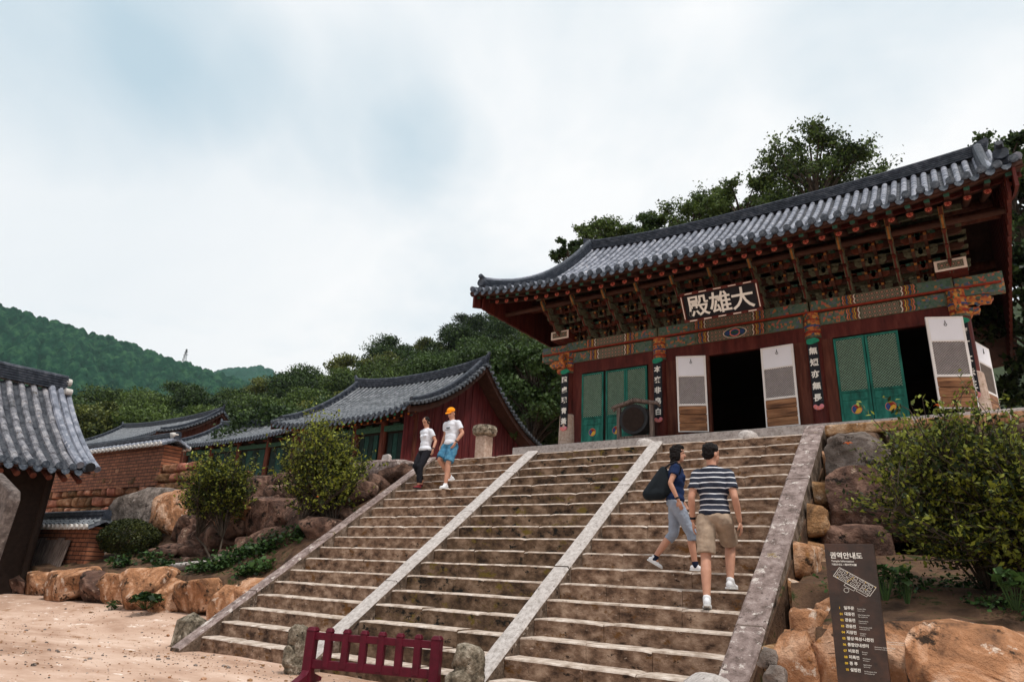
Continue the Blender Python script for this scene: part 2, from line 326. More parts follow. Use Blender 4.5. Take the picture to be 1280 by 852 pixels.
# ================================================================== STAIRS, GROUND, BANKS
Y0, RH, TD = 6.7159, .20825, .2972
TZ = 18*RH; TY = Y0+17*TD            # terrace height and front edge
BAYS = [(-10.394, -7.911), (-7.625, -5.146), (-4.888, -2.418)]
def gz(x, y):
    return .32*ss((-x-10.9)/1.4)*ss((y-6.3)/1.9) + .02*fbm(x, y, 0, .8)*(1 if abs(x) < 40 and abs(y) < 40 else 0)
def grid(name, xs, ys, fz, m, smooth=True, origin=None):
    v = [(x, y, fz(x, y)) for y in ys for x in xs]; nx = len(xs)
    f = [(j*nx+i, j*nx+i+1, (j+1)*nx+i+1, (j+1)*nx+i) for j in range(len(ys)-1) for i in range(nx-1)]
    return mesh_obj(name, v, f, m, None, None, smooth, origin)
xs = [-2400, -1500, -500, -200, -100, -60]+list(np.arange(-40, 12, .35))+[20, 60, 200, 800, 2400]
ys = [-2400, -800, -100, -20]+list(np.arange(-5, 14, .35))+[20, 60, 200, 800, 2400]
structure(grid('ground', xs, ys, lambda x, y: gz(x, y) if y < 11.9 else -.05, MT['sand']))
# terrace slab behind the retaining walls, one flat top
mb = MB(); mb.box((-60, TY+.30, 0), (-10.72, 45, TZ-.004)); mb.box((-10.72, TY+.02, 0), (-2.02, 45, TZ-.004)); mb.box((-2.02, TY+.30, 0), (14, 45, TZ-.004))
tr_ = mb.build('terrace', [MT['sand'], MT['soil']]); structure(tr_)
for p_ in tr_.data.polygons: p_.material_index = 0 if p_.normal.z > .5 else 1
# planting banks
def lbank(x, y):
    if y < 8.4495: return -.05
    t = (y-8.45); base = 1.0+.32*ss(t/1.1)+1.95*ss((t-1.1)/2.1)**1.1
    rise = .65*ss((x+14.5)/3.5)*ss(t/.9)
    return min(TZ-.1, base+rise*(1-ss((t-1.6)/1.5)))+.10*fbm(x, y, 3, .9)+.03*fbm(x, y, 8, 4)
structure(grid('planting_bed', list(np.arange(-21.5, -10.6, .16)), [8.449]+list(np.arange(8.45, 12.12, .15)), lbank, MT['soil']))
def rbank(x, y):
    if y < 6.4995 or (x < -1.45 and y < 8.3): return -.05
    t = y-6.6; return 1.02+.36*ss(t/1.6)+.45*ss((t-1.6)/2.6)+.05*fbm(x, y, 3, 1.3)+.025*fbm(x, y, 8, 5)
structure(grid('planting_bed', list(np.arange(-1.99, 6, .12)), [6.499]+list(np.arange(6.5, 11.4, .12)), rbank, MT['soil']))

# ---- staircase: three flights of granite steps between four sloping stone curbs
st = thing('stone_staircase', 'wide worn granite staircase in three flights climbing to the temple terrace', 'staircase', (-6.4, Y0, 0))
rr = random.Random(3)
for b, (xa, xb) in enumerate(BAYS):
    for k in range(1, 19):
        ya = Y0+(k-1)*TD; yb = ya+TD+.06; z1 = k*RH; z0 = z1-RH-.02
        V = []; F = []; Mi = []
        prof = [(0.010, z0), (0.004, z1-.050), (0.0, z1-.022), (.008, z1-.007), (.028, z1), (yb-ya, z1+.004)]
        n = len(prof); cutsx = [0, rr.uniform(.25, .42), rr.uniform(.58, .78), 1]
        for c_ in range(3):
            xl = xa+(xb-xa)*cutsx[c_]+(.003 if c_ else 0); xr = xa+(xb-xa)*cutsx[c_+1]-(.003 if c_ < 2 else 0)
            nx = 9; base = len(V); zj = rr.uniform(-.004, .004); yj = rr.uniform(-.008, .008)
            for i in range(nx+1):
                x = xl+(xr-xl)*i/nx; chip = .012 if (i in (0, nx) and rr.random() < .5) else 0
                wy = .013*fbm(x, ya*3, k, 1.9)+yj+chip*.6; wz = .005*fbm(x, k*7.3, 1, 1.7)+zj-chip
                for j, (dy, z) in enumerate(prof): V.append((x, ya+dy+(wy if j < 5 else 0), z+(wz if j else 0)))
            for i in range(nx):
                for j in range(n-1):
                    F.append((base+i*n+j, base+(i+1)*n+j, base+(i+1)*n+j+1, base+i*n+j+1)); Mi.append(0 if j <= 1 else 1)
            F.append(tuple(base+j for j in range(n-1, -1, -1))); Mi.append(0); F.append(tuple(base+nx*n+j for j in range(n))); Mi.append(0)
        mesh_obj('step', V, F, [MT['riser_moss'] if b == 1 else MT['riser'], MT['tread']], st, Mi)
sl = RH/TD
def railz(y, up): return (y-Y0)*sl+RH+up
def rail(xa, xb, up, m, ya=Y0-.32, yb=TY+.04, seams=(.33, .68), skirt=.75, flat_top=0):
    cuts = [0]+list(seams)+[1]; mb = MB()
    for i in range(len(cuts)-1):
        a = ya+(yb-ya)*cuts[i]+(.006 if i else 0); b = ya+(yb-ya)*cuts[i+1]-.006
        n = 14; V = []; F = []
        ins = .022
        for q in range(n+1):
            y = a+(b-a)*q/n; z = railz(y, up); zb = z-skirt
            j = lambda s: .010*fbm(s, y*2, i, 1.5)
            V += [(xa+j(1), y, zb), (xa+j(1), y, z-.03), (xa+ins+j(2), y, z+j(3)), (xb-ins+j(4), y, z+j(3)), (xb+j(5), y, z-.03), (xb+j(5), y, zb)]
        for q in range(n):
            for t in range(6): F.append((q*6+t, q*6+(t+1) % 6, (q+1)*6+(t+1) % 6, (q+1)*6+t))
        F.append((0, 1, 2, 3, 4, 5)); F.append(tuple(n*6+t for t in (5, 4, 3, 2, 1, 0)))
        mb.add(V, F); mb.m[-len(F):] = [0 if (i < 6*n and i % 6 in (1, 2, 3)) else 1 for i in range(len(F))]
    return mb.build('curb', [m, MT['curb_side']], st)
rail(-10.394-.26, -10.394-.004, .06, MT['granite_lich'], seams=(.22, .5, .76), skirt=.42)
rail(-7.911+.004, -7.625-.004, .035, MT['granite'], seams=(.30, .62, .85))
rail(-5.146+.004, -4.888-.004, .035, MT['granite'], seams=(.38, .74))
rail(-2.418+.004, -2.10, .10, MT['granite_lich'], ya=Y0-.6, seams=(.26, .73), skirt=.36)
def fitted_wall(axis, pos, u0, u1, zlo, zhi, cw, ch, depth, seed, m, parent, name='stones', gap=.012, face=1):
    """irregular fitted masonry: a jittered grid of flat faced stones with dark joints"""
    r = random.Random(seed); nr = max(1, int(round((max(zhi(u0), zhi(u1))-min(zlo(u0), zlo(u1)))/ch))); zb = min(zlo(u0), zlo(u1)); mb = MB()
    rowz = [zb+ch*j for j in range(nr+1)]
    lines = []
    def zj(j, u): return rowz[j]+.30*ch*noise.noise(Vector((u*.9/cw*.6, j*3.1, seed)))
    for j in range(nr):
        u = u0-r.uniform(0, cw*.5); cuts = [u]
        while u < u1: u += cw*r.uniform(.6, 1.5); cuts.append(u)
        lines.append([(c, r.uniform(-.12, .12)*cw) for c in cuts])
    for j in range(nr):
        for (ua, sa), (ub, sb) in zip(lines[j][:-1], lines[j][1:]):
            a, b = max(ua, u0), min(ub, u1); uc = (a+b)/2
            if b-a < .08: continue
            q = [(a-sa, zj(j, a)), (b-sb, zj(j, b)), (b+sb, zj(j+1, b)), (a+sa, zj(j+1, a))]
            top = zhi(uc)
            if q[0][1] > top-.10 or (q[2][1]+q[3][1])/2 < zlo(uc): continue
            q[2] = (q[2][0], min(q[2][1], top+.02)); q[3] = (q[3][0], min(q[3][1], top+.02))
            q = [(x, z) for x, z in q]; cx = sum(p[0] for p in q)/4; cz = sum(p[1] for p in q)/4; hx = max(abs(p[0]-cx) for p in q); hz_ = max(abs(p[1]-cz) for p in q)
            q = [(cx+(x-cx)*(1-gap/hx), cz+(z-cz)*(1-gap/hz_)) for x, z in q]
            n = 13; V = []; F = []; tx, tz = r.uniform(-.06, .06), r.uniform(-.06, .06); off = r.uniform(-.35, .35)*depth; sd_ = r.uniform(0, 99)
            cr = r.uniform(.5, .9)
            for i in range(n):
                for k in range(n):
                    s_, t_ = i/(n-1), k/(n-1)
                    # rounded corners
                    S2, T2 = 2*s_-1, 2*t_-1; kk = 1-.10*cr*(abs(S2)*abs(T2))**3
                    s3, t3 = (S2*kk+1)/2, (T2*kk+1)/2
                    x = (q[0][0]*(1-s3)+q[1][0]*s3)*(1-t3)+(q[3][0]*(1-s3)+q[2][0]*s3)*t3; z = (q[0][1]*(1-s3)+q[1][1]*s3)*(1-t3)+(q[3][1]*(1-s3)+q[2][1]*s3)*t3
                    d = depth*(1-abs(S2)**5)*(1-abs(T2)**5)+off*.5+tx*S2*hx*2+tz*T2*hz_*2+.05*fbm(x*2.2, z*2.2, sd_, 1.3)+.018*fbm(x*9, z*9, sd_, 1.2)
                    if abs(S2) > .999 or abs(T2) > .999: d = -.08
                    V.append((pos+face*d, x, z) if axis == 'x' else (x, pos-face*d, z))
            for i in range(n-1):
                for k in range(n-1):
                    f = (i*n+k, (i+1)*n+k, (i+1)*n+k+1, i*n+k+1); F.append(f if axis == 'y' else f)
            mb.add(V, F)
    return mb.build(name, m, parent, smooth=True)
# ---- masonry side of the staircase (right) and the retaining walls
def stones_on_plane(axis, pos, u0, u1, zlo, zhi, seed, size=(.45, .36), depth=.22, m=None, name='stone_wall', label=None, jit=.25, sq=.5, parent=None, sub=3):
    """random coursed boulders whose faces lie near a vertical plane; zlo/zhi functions of u"""
    r = random.Random(seed); mb = MB(); z = min(zlo(u0), zlo(u1)); row = 0
    zmax = max(zhi(u0), zhi(u1))
    while z < zmax:
        hh = size[1]*r.uniform(.75, 1.3); u = u0-r.uniform(0, .3)
        while u < u1:
            ww = size[0]*r.uniform(.65, 1.5); uc = u+ww/2; zc = z+hh/2+r.uniform(-.07, .07)*hh*2
            if zlo(min(max(uc, u0), u1))-hh*.4 < zc < zhi(min(max(uc, u0), u1))-hh*.10 and u0-.1 < uc < u1+.1:
                zt = min(zc+hh*.56, zhi(min(max(uc, u0), u1))+.0); zb_ = zc-hh*.56; zc2 = (zt+zb_)/2; hs = (zt-zb_)/2
                c = (pos+r.uniform(-.05, .05), uc, zc2) if axis == 'x' else (uc, pos+r.uniform(-.05, .05), zc2)
                s = (depth, ww*.55, hs) if axis == 'x' else (ww*.55, depth, hs)
                v, f = rockverts(c, s, r.randint(0, 99999), sub=sub, sq=sq, rough=.10, cuts=5); mb.add(v.tolist(), f)
            u += ww
        z += hh; row += 1
    o = mb.build(name, m, parent, smooth=True)
    return o
def wall_thing(name, label, cat, loc, parts):
    t = thing(name, label, cat, loc)
    for p in parts: p(t)
    return t
t = thing('masonry_wall', 'fitted orange stone masonry side wall under the right end of the staircase', 'stone wall', (-2.2, 8.7, 0))
fitted_wall('x', -1.99, 5.9, 11.7, lambda u: -.1, lambda u: min(3.5, railz(u, .10)-.24), .66, .50, .12, 21, MT['boulder'], t)
fitted_wall('y', 8.30, -2.02, -1.38, lambda u: -.05, lambda u: 1.16, .30, .36, .09, 23, MT['boulder'], t, 'corner_stones')
mb = MB(); mb.prism([(6.2, -.1), (11.75, -.1), (11.75, 3.4), (6.2, .0)], 'x', -2.38, -2.08); mb.build('core', MT['soil'], t)
t = thing('masonry_wall', 'low mossy stone wall under the left edge of the staircase', 'stone wall', (-10.6, 8.7, 0))
mb = MB(); mb.prism([(6.6, -.1), (11.75, -.1), (11.75, 3.6), (6.5, .05)], 'x', -10.62, -10.42); mb.build('core', MT['boulder_dark'], t)
# right retaining wall of the terrace
t = thing('retaining_wall', 'tall rough boulder retaining wall under the terrace behind the information board', 'stone wall', (0, 11.4, 0))
fitted_wall('y', 11.45, -2.0, 4.5, lambda u: 1.3, lambda u: 3.62, .95, .62, .22, 33, MT['boulder_dark'], t)
mb = MB(); mb.box((-2.0, 11.6, .5), (6, 12.0, 3.66)); mb.build('core', MT['soil'], t)
mb = MB(); n = 0
x = -2.04
while x < 5:
    l = rr.uniform(.8, 1.4); mb.box((x, 11.42, 3.62+rr.uniform(-.02, .02)), (x+l-.02, 12.1, 3.78+rr.uniform(-.02, .02))); x += l
mb.build('coping', MT['boulder'], t, bevel=.03)
big = [((-1.55, 10.95, 3.15), (.42, .4, .36), 'grey_granite boulder', MT['boulder_grey'], 'grey boulder at the top of the rock bank beside the right end of the stairs'),
       ((-1.15, 10.55, 2.45), (.85, .5, .50), '', MT['boulder_dark'], 'long brown overhanging boulder above the information board'),
       ((-1.62, 10.3, 1.75), (.45, .45, .42), '', MT['boulder_dark'], 'dark boulder low in the rock bank just behind the board top'),
       ((-.60, 10.7, 1.95), (.42, .5, .62), '', MT['boulder_dark'], 'upright dark boulder in the shade behind the flowering bush'),
       ((.25, 10.6, 2.1), (.5, .5, .55), '', MT['boulder_dark'], 'dark boulder behind the trunk of the bush at the right edge')]
for i, (c, s, _, m, lab) in enumerate(big): boulder('boulder', c, s, 300+i, m, lab, rz=.1*i, sub=5, group='boulders in the right rock bank')
# front row, right of the stairs
for i, (px, py, Y, s, sd_, m, lab, sq) in enumerate([
        (1000, 845, 6.55, (.20, .22, .55), 5, MT['boulder'], 'narrow orange boulder squeezed between the masonry wall and the board', .5),
        (1128, 800, 6.45, (.27, .3, .62), 6, MT['boulder'], 'rounded orange boulder half hidden behind the information board', .6),
        (1048, 822, 6.55, (.27, .28, .58), 8, MT['boulder'], 'brown boulder standing straight behind the information board', .55),
        (1262, 815, 6.30, (.64, .42, .66), 7, MT['boulder'], 'largest flat faced orange boulder at the right edge of the front row', .42)]):
    p = ony(px, py, Y); boulder('boulder', (p.x, Y, [.42, .54, .50, .46][i]), s, 400+sd_, m, lab, sub=5, sq=sq*.68, rough=.06, cuts=9, group='boulders edging the right planting bed')
for i, (c, s, lab) in enumerate([((-1.52, 6.95, .52), (.17, .26, .62), 'tawny upright boulder between the right curb and the information board'), ((-1.50, 7.55, .55), (.14, .34, .60), 'brown boulder tucked behind the upright one beside the right curb'), ((-1.62, 8.15, .75), (.20, .2, .52), 'orange boulder at the inner corner of the bed beside the stair wall'), ((-1.43, 7.85, .72), (.14, .50, .52), 'long flat orange boulder edging the bed behind the information board')]):
    boulder('boulder', c, s, 760+i, MT['boulder'], lab, sub=5, sq=.4, rough=.06, cuts=9, group='boulders edging the right planting bed')
for i, (px, py, Y, r_, lab) in enumerate([(960, 822, 6.1, .085, 'small purple grey cobble at the foot of the right curb'), (968, 845, 6.0, .09, 'small round cobble leaning on the masonry wall at the bottom of the photo')]):
    p = ony(px, py, Y); boulder('cobble', (p.x, Y, max(.1, p.z)), (r_, r_, r_*.9), 450+i, MT['boulder_grey'], lab, 'cobble')

# ---- left boulder row (pixel centre, half width px, top)
row = [(20, 17, 716, 'dark small boulder at the left end of the front row beside the leaning boards', 2), (54, 17, 710, 'second boulder from the left of the front row, brown and upright', 0), (92, 22, 707, 'third boulder from the left of the front row, with a pale pointed top', 0),
       (124, 15, 713, 'narrow dark orange boulder wedged fourth in the front row', 2), (148, 22, 716, 'broad light orange boulder under the round clipped shrub', 0), (184, 24, 709, 'tall boulder with a pale grey cap in the middle of the front row', 0),
       (213, 22, 720, 'rounded orange boulder just right of the pale capped one in the front row', 0), (256, 26, 717, 'big smooth orange boulder third from the stair end of the row', 0), (290, 17, 726, 'squat orange boulder second from the stair end of the row', 0),
       (318, 20, 722, 'last boulder of the left front row, half hidden by the stair curb', 0)]
for i, (px, hw, top, lab, mi) in enumerate(row):
    Y = 8.35+.18*math.sin(i*2.1); tp = ony(px, top, Y); l = ony(px-hw+1, top+25, Y).x; r_ = ony(px+hw-1, top+25, Y).x
    zb = gz((l+r_)/2, Y)-.1; hz = (tp.z-zb)/2
    boulder('boulder', ((l+r_)/2, Y, zb+hz), ((r_-l)/2*.97, .42, hz), 500+i*3, [MT['boulder'], 0, MT['boulder_dark']][mi], lab, sub=5, sq=.50, rough=.08, cuts=10, rz=.12*math.sin(i*1.7), tilt=.12*math.sin(i*2.3), group='boulders edging the left planting bed')
# boulders in the left bank: px, py centre, half width, half height (px), Y
bank = [(170, 652, 50, 36, 10.7, MT['boulder_grey'], 'huge grey domed boulder above the round clipped shrub'),
        (108, 697, 30, 18, 9.9, MT['boulder_grey'], 'grey rounded boulder low on the bank left of the clipped shrub'),
        (140, 704, 17, 9, 9.5, MT['boulder_grey'], 'small grey boulder at the foot of the clipped shrub'),
        (222, 645, 24, 30, 10.6, MT['boulder'], 'upright orange boulder with vertical cracks right of the grey dome'),
        (226, 690, 24, 16, 10.0, MT['boulder_dark'], 'brown boulder on the bank directly right of the clipped shrub'),
        (250, 660, 22, 22, 10.4, MT['boulder_dark'], 'dark boulder behind the left tree trunk'),
        (300, 650, 26, 22, 10.5, MT['boulder'], 'orange patched boulder between the two small trees'),
        (330, 685, 26, 13, 9.9, MT['boulder_dark'], 'flat dark boulder beside the ground cover near the stairs'),
        (345, 640, 26, 24, 10.6, MT['boulder_dark'], 'dark boulder under the right tree'),
        (385, 640, 26, 22, 10.5, MT['boulder_dark'], 'dark boulder nearest the left stair curb'),
        (235, 706, 34, 6, 9.1, MT['granite'], 'pale flat slab stone lying below the left tree'),
        (288, 700, 16, 8, 9.2, MT['boulder_grey'], 'small pale stone between the flat slab and the ground cover'),
        (268, 628, 28, 18, 11.2, MT['boulder_dark'], 'brown boulder high on the bank behind the left tree crown'),
        (320, 612, 30, 18, 11.4, MT['boulder_dark'], 'dark boulder on the terrace edge between the two tree crowns'),
        (372, 605, 28, 16, 11.5, MT['boulder_dark'], 'dark boulder on the terrace edge left of the long coping stone')]
for i, (px, py, hw, hh, Y, m, lab) in enumerate(bank):
    c = ony(px, py, Y); l = ony(px-hw, py, Y).x; r_ = ony(px+hw, py, Y).x; zt = ony(px, py-hh, Y).z
    boulder('boulder', (c.x, Y+.15, c.z-.05), ((r_-l)/2*1.1, .55 if hh > 10 else .35, (zt-c.z)*1.15), 600+i, m, lab, sub=5 if hw > 25 else 4, sq=.5, rough=.09, cuts=10, group='boulders in the left rock bank', tilt=.1*math.sin(i*3))
t = thing('rock_bank', 'jumble of stacked brown rocks covering the slope between the small trees and the terrace', 'rock bank', (-15, 10.5, 1.5))
mb = MB(); r = random.Random(31)
for k in range(64):
    x = r.uniform(-19.5, -11.1); y = r.uniform(9.35, 11.5); s_ = r.uniform(.22, .52)
    if -20 < x < -17.0 and y < 10.4: continue
    v, f = rockverts((x, y, lbank(x, y)+s_*.18), (s_*1.15, s_*.8, s_*.62), 900+k, sub=3, sq=.5, rough=.10, cuts=8, rz=r.uniform(-.5, .5), tilt=r.uniform(-.3, .3)); mesh_obj('rock', v, f, MT['boulder_dark'], t, None, True)
# rubble masonry under the tile capped wall
t = thing('retaining_wall', 'coursed orange rubble wall carrying the tile capped brick wall', 'stone wall', (-21, 11.7, 1))
fitted_wall('y', 11.72, -31, -17.2, lambda u: 1.0, lambda u: 4.22-.4*ss((u+19.5)/1), .62, .33, .10, 77, MT['rubble'], t)
mb = MB(); mb.box((-33, 11.8, 0), (-10.9, 12.05, 3.6)); mb.build('core', MT['soil'], t)
t = thing('retaining_wall', 'dark shaded rubble wall under the terrace edge behind the small trees', 'stone wall', (-14, 11.9, 1))
fitted_wall('y', 11.80, -17.4, -10.9, lambda u: 1.8, lambda u: 3.7, .7, .45, .15, 78, MT['boulder_dark'], t)
# long coping slab beside the top of the left curb
a = ony(392, 600, 11.45); b = ony(512, 588, 11.45)
v, f = rockverts(((a.x+b.x)/2, 11.6, 3.52), ((b.x-a.x)/2, .38, .24), 91, sub=5, sq=.3, rough=.05, cuts=3)
tag(mesh_obj('coping_slab', v, f, MT['granite_lich'], None, None, True, origin=((a.x+b.x)/2, 11.6, 3.3)), 'long lichened stone slab on the terrace edge left of the stair top', 'stone slab')

# ---- posts at the foot of the stairs
def roundstone(px, py, Y, s, seed, m, name, lab, cat, sq=.7, z=None, **k):
    p = ony(px, py, Y); zz_ = p.z if z is None else z
    return boulder(name, (p.x, Y, zz_), s, seed, m, lab, cat, sub=5, sq=sq, rough=.07, cuts=3, **k)
p = ony(235, 785, 6.75); mb = MB(); hw = .17
q = [(-1, -1), (1, -1), (1, 1), (-1, 1)]
V = [(p.x+a*hw*1.12, 6.8+b*hw*1.12, -.05) for a, b in q]+[(p.x+a*hw, 6.8+b*hw, .40) for a, b in q]+[(p.x, 6.8, .53)]
mb.add(V, [(3, 2, 1, 0), (0, 1, 5, 4), (1, 2, 6, 5), (2, 3, 7, 6), (3, 0, 4, 7), (4, 5, 8), (5, 6, 8), (6, 7, 8), (7, 4, 8)])
o = mb.build('stone_post', MT['granite_post'], None, origin=(p.x, 6.8, 0), bevel=.012); tag(o, 'squat square stone post with a pyramid top at the left foot of the stairs', 'post')
def carved(px, Y, ztop, w_, seed, name, lab, lump=0):
    x = ony(px, 810, Y).x; mb = MB(); r = random.Random(seed)
    n = 28; V = []; F = []; lev = 22
    for j in range(lev+1):
        t_ = j/lev; z = -.06+(ztop+.06)*t_
        rad = w_*(1.0+.10*(1-t_)-.06*t_) if t_ < .78 else w_*.94*math.sqrt(max(0, 1-((t_-.78)/.22)**2))
        for k in range(n):
            a = 2*PI*k/n; nn = 1+.20*lump*fbm(math.cos(a)*3, math.sin(a)*3, z*12+seed, 1.3)+.10*fbm(math.cos(a)*7, math.sin(a)*7, z*30, 1)
            V.append((x+rad*nn*math.cos(a), Y+rad*nn*math.sin(a), z))
    for j in range(lev):
        for k in range(n): F.append((j*n+k, j*n+(k+1) % n, (j+1)*n+(k+1) % n, (j+1)*n+k))
    mb.add(V, F)
    if lump:  # seated guardian: plinth, haunches and a head
        for c, s, sd in (((x, Y, .05), (w_*1.5, w_*1.3, .09), 1), ((x-.03, Y-.09, .2), (w_*.9, w_*.9, .14), 2), ((x-.02, Y-.06, ztop-.13), (w_*.85, w_*.85, .13), 3)):
            v, f = rockverts(c, s, seed+sd, sub=3, sq=.7, rough=.18, cuts=2); mb.add(v.tolist(), f)
    o = mb.build(name, MT['granite_post'], None, smooth=True, origin=(x, Y, 0)); tag(o, lab, 'stone post')
carved(374, 6.36, .58, .105, 11, 'stone_guardian', 'worn lumpy carved stone post at the left end of the red barrier', 1)
carved(588, 6.36, .585, .165, 12, 'stone_post', 'thick round topped lichen covered stone post right of the red barrier', .5)
# pale stone at the foot of the right curb
p = ony(884, 850, 6.15); bs = thing('stone_block', 'pale angular capped stone block at the foot of the right curb', 'stone block', (p.x, 6.15, 0))
v, f = rockverts((p.x, 6.15, .42), (.24, .2, .17), 71, sub=4, sq=.5, rough=.05, cuts=3); mesh_obj('cap', v, f, MT['granite'], bs, None, True)
mb = MB(); mb.box((p.x-.2, 6.0, -.05), (p.x+.2, 6.3, .38)); mb.build('shaft', MT['granite'], bs, bevel=.02)
# small rounded stones on the stair top
for px, py, lab in ((808, 545, 'small rounded stone at the top of the middle right curb'), (935, 541, 'small rounded stone on the top step before the open doorway')):
    p = ony(px, py, 12.3); v, f = rockverts((p.x, 12.3, TZ+.06), (.17, .26, .17), 81+px, sub=4, sq=.8, rough=.05, cuts=2)
    tag(mesh_obj('rounded_stone', v, f, MT['granite'], None, None, True, origin=(p.x, 12.3, TZ)), lab, 'stone')

# ---- red wooden barrier
A_, B_ = onz(392, 784, .60), onz(547, 795.5, .60); A_.z = B_.z = 0
fb = thing('wooden_barrier', 'low dark red wooden rail barrier standing before the middle flight', 'barrier', tuple((A_+B_)/2))
zt = .60; dU = (B_-A_); LB = dU.length; dU.normalize(); dN = Vector((dU.y, -dU.x, 0))
def fbox3(u0, u1, n0, n1, z0, z1, top=1.0):
    q = []
    for z, s_ in ((z0, 1), (z1, top)):
        uc, nc, hu, hn_ = (u0+u1)/2, (n0+n1)/2, (u1-u0)/2*s_, (n1-n0)/2*s_
        for a, b in ((-1, -1), (1, -1), (1, 1), (-1, 1)): q.append(tuple(A_+dU*(uc+a*hu)-dN*(nc+b*hn_)+Vector((0, 0, z))))
    m_ = MB(); m_.hexa(q); return m_
fbox3(0, LB, -.032, .032, zt-.125, zt-.045).build('top_rail', MT['maroon'], fb, bevel=.006)
fbox3(0, LB, -.032, .032, .165, .26).build('bottom_rail', MT['maroon'], fb, bevel=.006)
for i in range(8):
    u = LB*i/7; e = i in (0, 7); hw = .056 if e else .040
    m1 = fbox3(u-hw, u+hw, -hw, hw, .02 if e else .185, zt-.03); m2 = fbox3(u-hw*1.14, u+hw*1.14, -hw*1.14, hw*1.14, zt-.03, zt+.012, .6); m1.add(m2.v, m2.f)
    m1.build('post', MT['maroon'], fb, bevel=.007)
for u in (0, LB):
    m_ = MB(); V = []; poly = [(-.27, .0), (.27, .0), (.27, .045), (.10, .10), (.05, .15), (-.05, .15), (-.10, .10), (-.27, .045)]
    for du in (-.046, .046): V += [tuple(A_+dU*(u+du)-dN*a+Vector((0, 0, b))) for a, b in poly]
    m_.add(V, [tuple(range(7, -1, -1)), tuple(range(8, 16))]+[(i, (i+1) % 8, 8+(i+1) % 8, 8+i) for i in range(8)]); m_.build('foot', MT['maroon'], fb, bevel=.006)

# ---- leaning stone stele at the left edge
a = ony(0, 598, 4); b = ony(25, 607, 4)
mb = MB(); mb.prism([(b.x-1.0, -.1), (b.x-.38, -.1), (b.x-.10, 1.98), (b.x-.17, 2.10), (b.x-1.0, 2.40)], 'y', 3.95, 4.10)
tag(mb.build('stone_stele', MT['stele'], None, origin=(b.x-.5, 4, 0), bevel=.03), 'tall speckled grey stone slab cut off by the left edge of the photo', 'stele')
# ---- information board
SY = 6.0; sl_ = ony(1030, 679, SY); sr_ = ony(1092, 680, SY); bl = ony(1043, 852, SY)
bx0, bx1, bz1 = sl_.x, sr_.x, sl_.z
def boardmat():
    return mat('rusted_steel', [(.012, .008, .006), (.035, .017, .011), (.08, .034, .02)], scale=3.5, rough=.45, bump=.15, spots=((.012, .009, .008), 4, .56), spec=.5)
MT['corten'] = boardmat()
ib = thing('information_board', 'tall rust brown metal board with a white temple plan and Korean text', 'sign', ((bx0+bx1)/2, SY, 0))
mb = MB(); mb.box((bx0, SY, 0), (bx1, SY+.035, bz1)); mb.build('panel', MT['corten'], ib, bevel=.002)
MT['ink'] = flat('white_lettering', (.80, .78, .72), var=.02); MT['ink_y'] = flat('yellow_lettering', (.75, .50, .05), var=.05)
def text_verts(s, size, bold=0, align='LEFT', extrude=.0, space=1):
    cu = bpy.data.curves.new('t', 'FONT'); cu.body = s; cu.size = size; cu.align_x = align; cu.offset = bold; cu.extrude = extrude; cu.space_character = space; cu.resolution_u = 3
    o = bpy.data.objects.new('t', cu); C.objects.link(o)
    dg = bpy.context.evaluated_depsgraph_get(); dg.update(); me = bpy.data.meshes.new_from_object(o.evaluated_get(dg))
    v = [tuple(p.co) for p in me.vertices]; f = [tuple(p.vertices) for p in me.polygons]
    bpy.data.objects.remove(o); bpy.data.curves.remove(cu); bpy.data.meshes.remove(me)
    return v, f
def text_on(s, size, origin, ux, uz, name, m, parent, bold=0, align='LEFT', extrude=0, center=False, space=1, fitw=None):
    v, f = text_verts(s, size, bold, align, extrude, space)
    if not v: print('EMPTY TEXT', s); return None
    ux = Vector(ux); uz = Vector(uz); nrm = ux.cross(uz)
    if center:
        mx_ = (max(p[0] for p in v)+min(p[0] for p in v))/2; my = (max(p[1] for p in v)+min(p[1] for p in v))/2
        v = [(p[0]-mx_, p[1]-my, p[2]) for p in v]
    if fitw:
        w_ = max(p[0] for p in v)-min(p[0] for p in v); v = [(p[0]*fitw/w_, p[1], p[2]) for p in v]
    V = [tuple(Vector(origin)+ux*p[0]+uz*p[1]+nrm*p[2]) for p in v]
    return mesh_obj(name, V, f, m, parent)
W_ = bx1-bx0; U = (1, 0, 0); Z = (0, 0, 1)
def T(s, u, zd, size, m='ink', **k): return text_on(s, size, (bx0+u*W_, SY-.003, bz1-zd), U, Z, 'lettering', MT[m], ib, **k)
T('권역안내도', .10, .105, .050, bold=.0012)
T('Temple Information', .115, .135, .020, bold=.0003)
T('가람안내도 / 境內案內圖', .115, .160, .017, bold=.0003)
rows = [('I', '일주문', 'Iljumun Gate'), ('01', '대웅전', 'Main Buddha Hall'), ('02', '관음전', 'Gwaneumjeon'), ('03', '관음전', 'Kwaneumjeon Hall'), ('04', '지장전', 'Jijangjeon'), ('05', '팔상·독성·나한전', 'Palsang Dokseong Nahanjeon'), ('06', '통합안내센터', 'Information Center of Temple'), ('07', '비로전', 'Birojeon'), ('08', '미륵전', 'Mireukjeon'), ('09', '종 루', 'Bell Pavilion'), ('10', '설법전', 'Seolbeopjeon Hall')]
for i, (a, b, c_) in enumerate(rows):
    zd = .475+i*.0425
    T(a, .18, zd, .022, 'ink_y', bold=.0006); T(b, .27, zd, .026, bold=.0007); T(c_, .29+.082*len(b), zd-.004, .011); T(c_, .29+.082*len(b), zd+.009, .009)
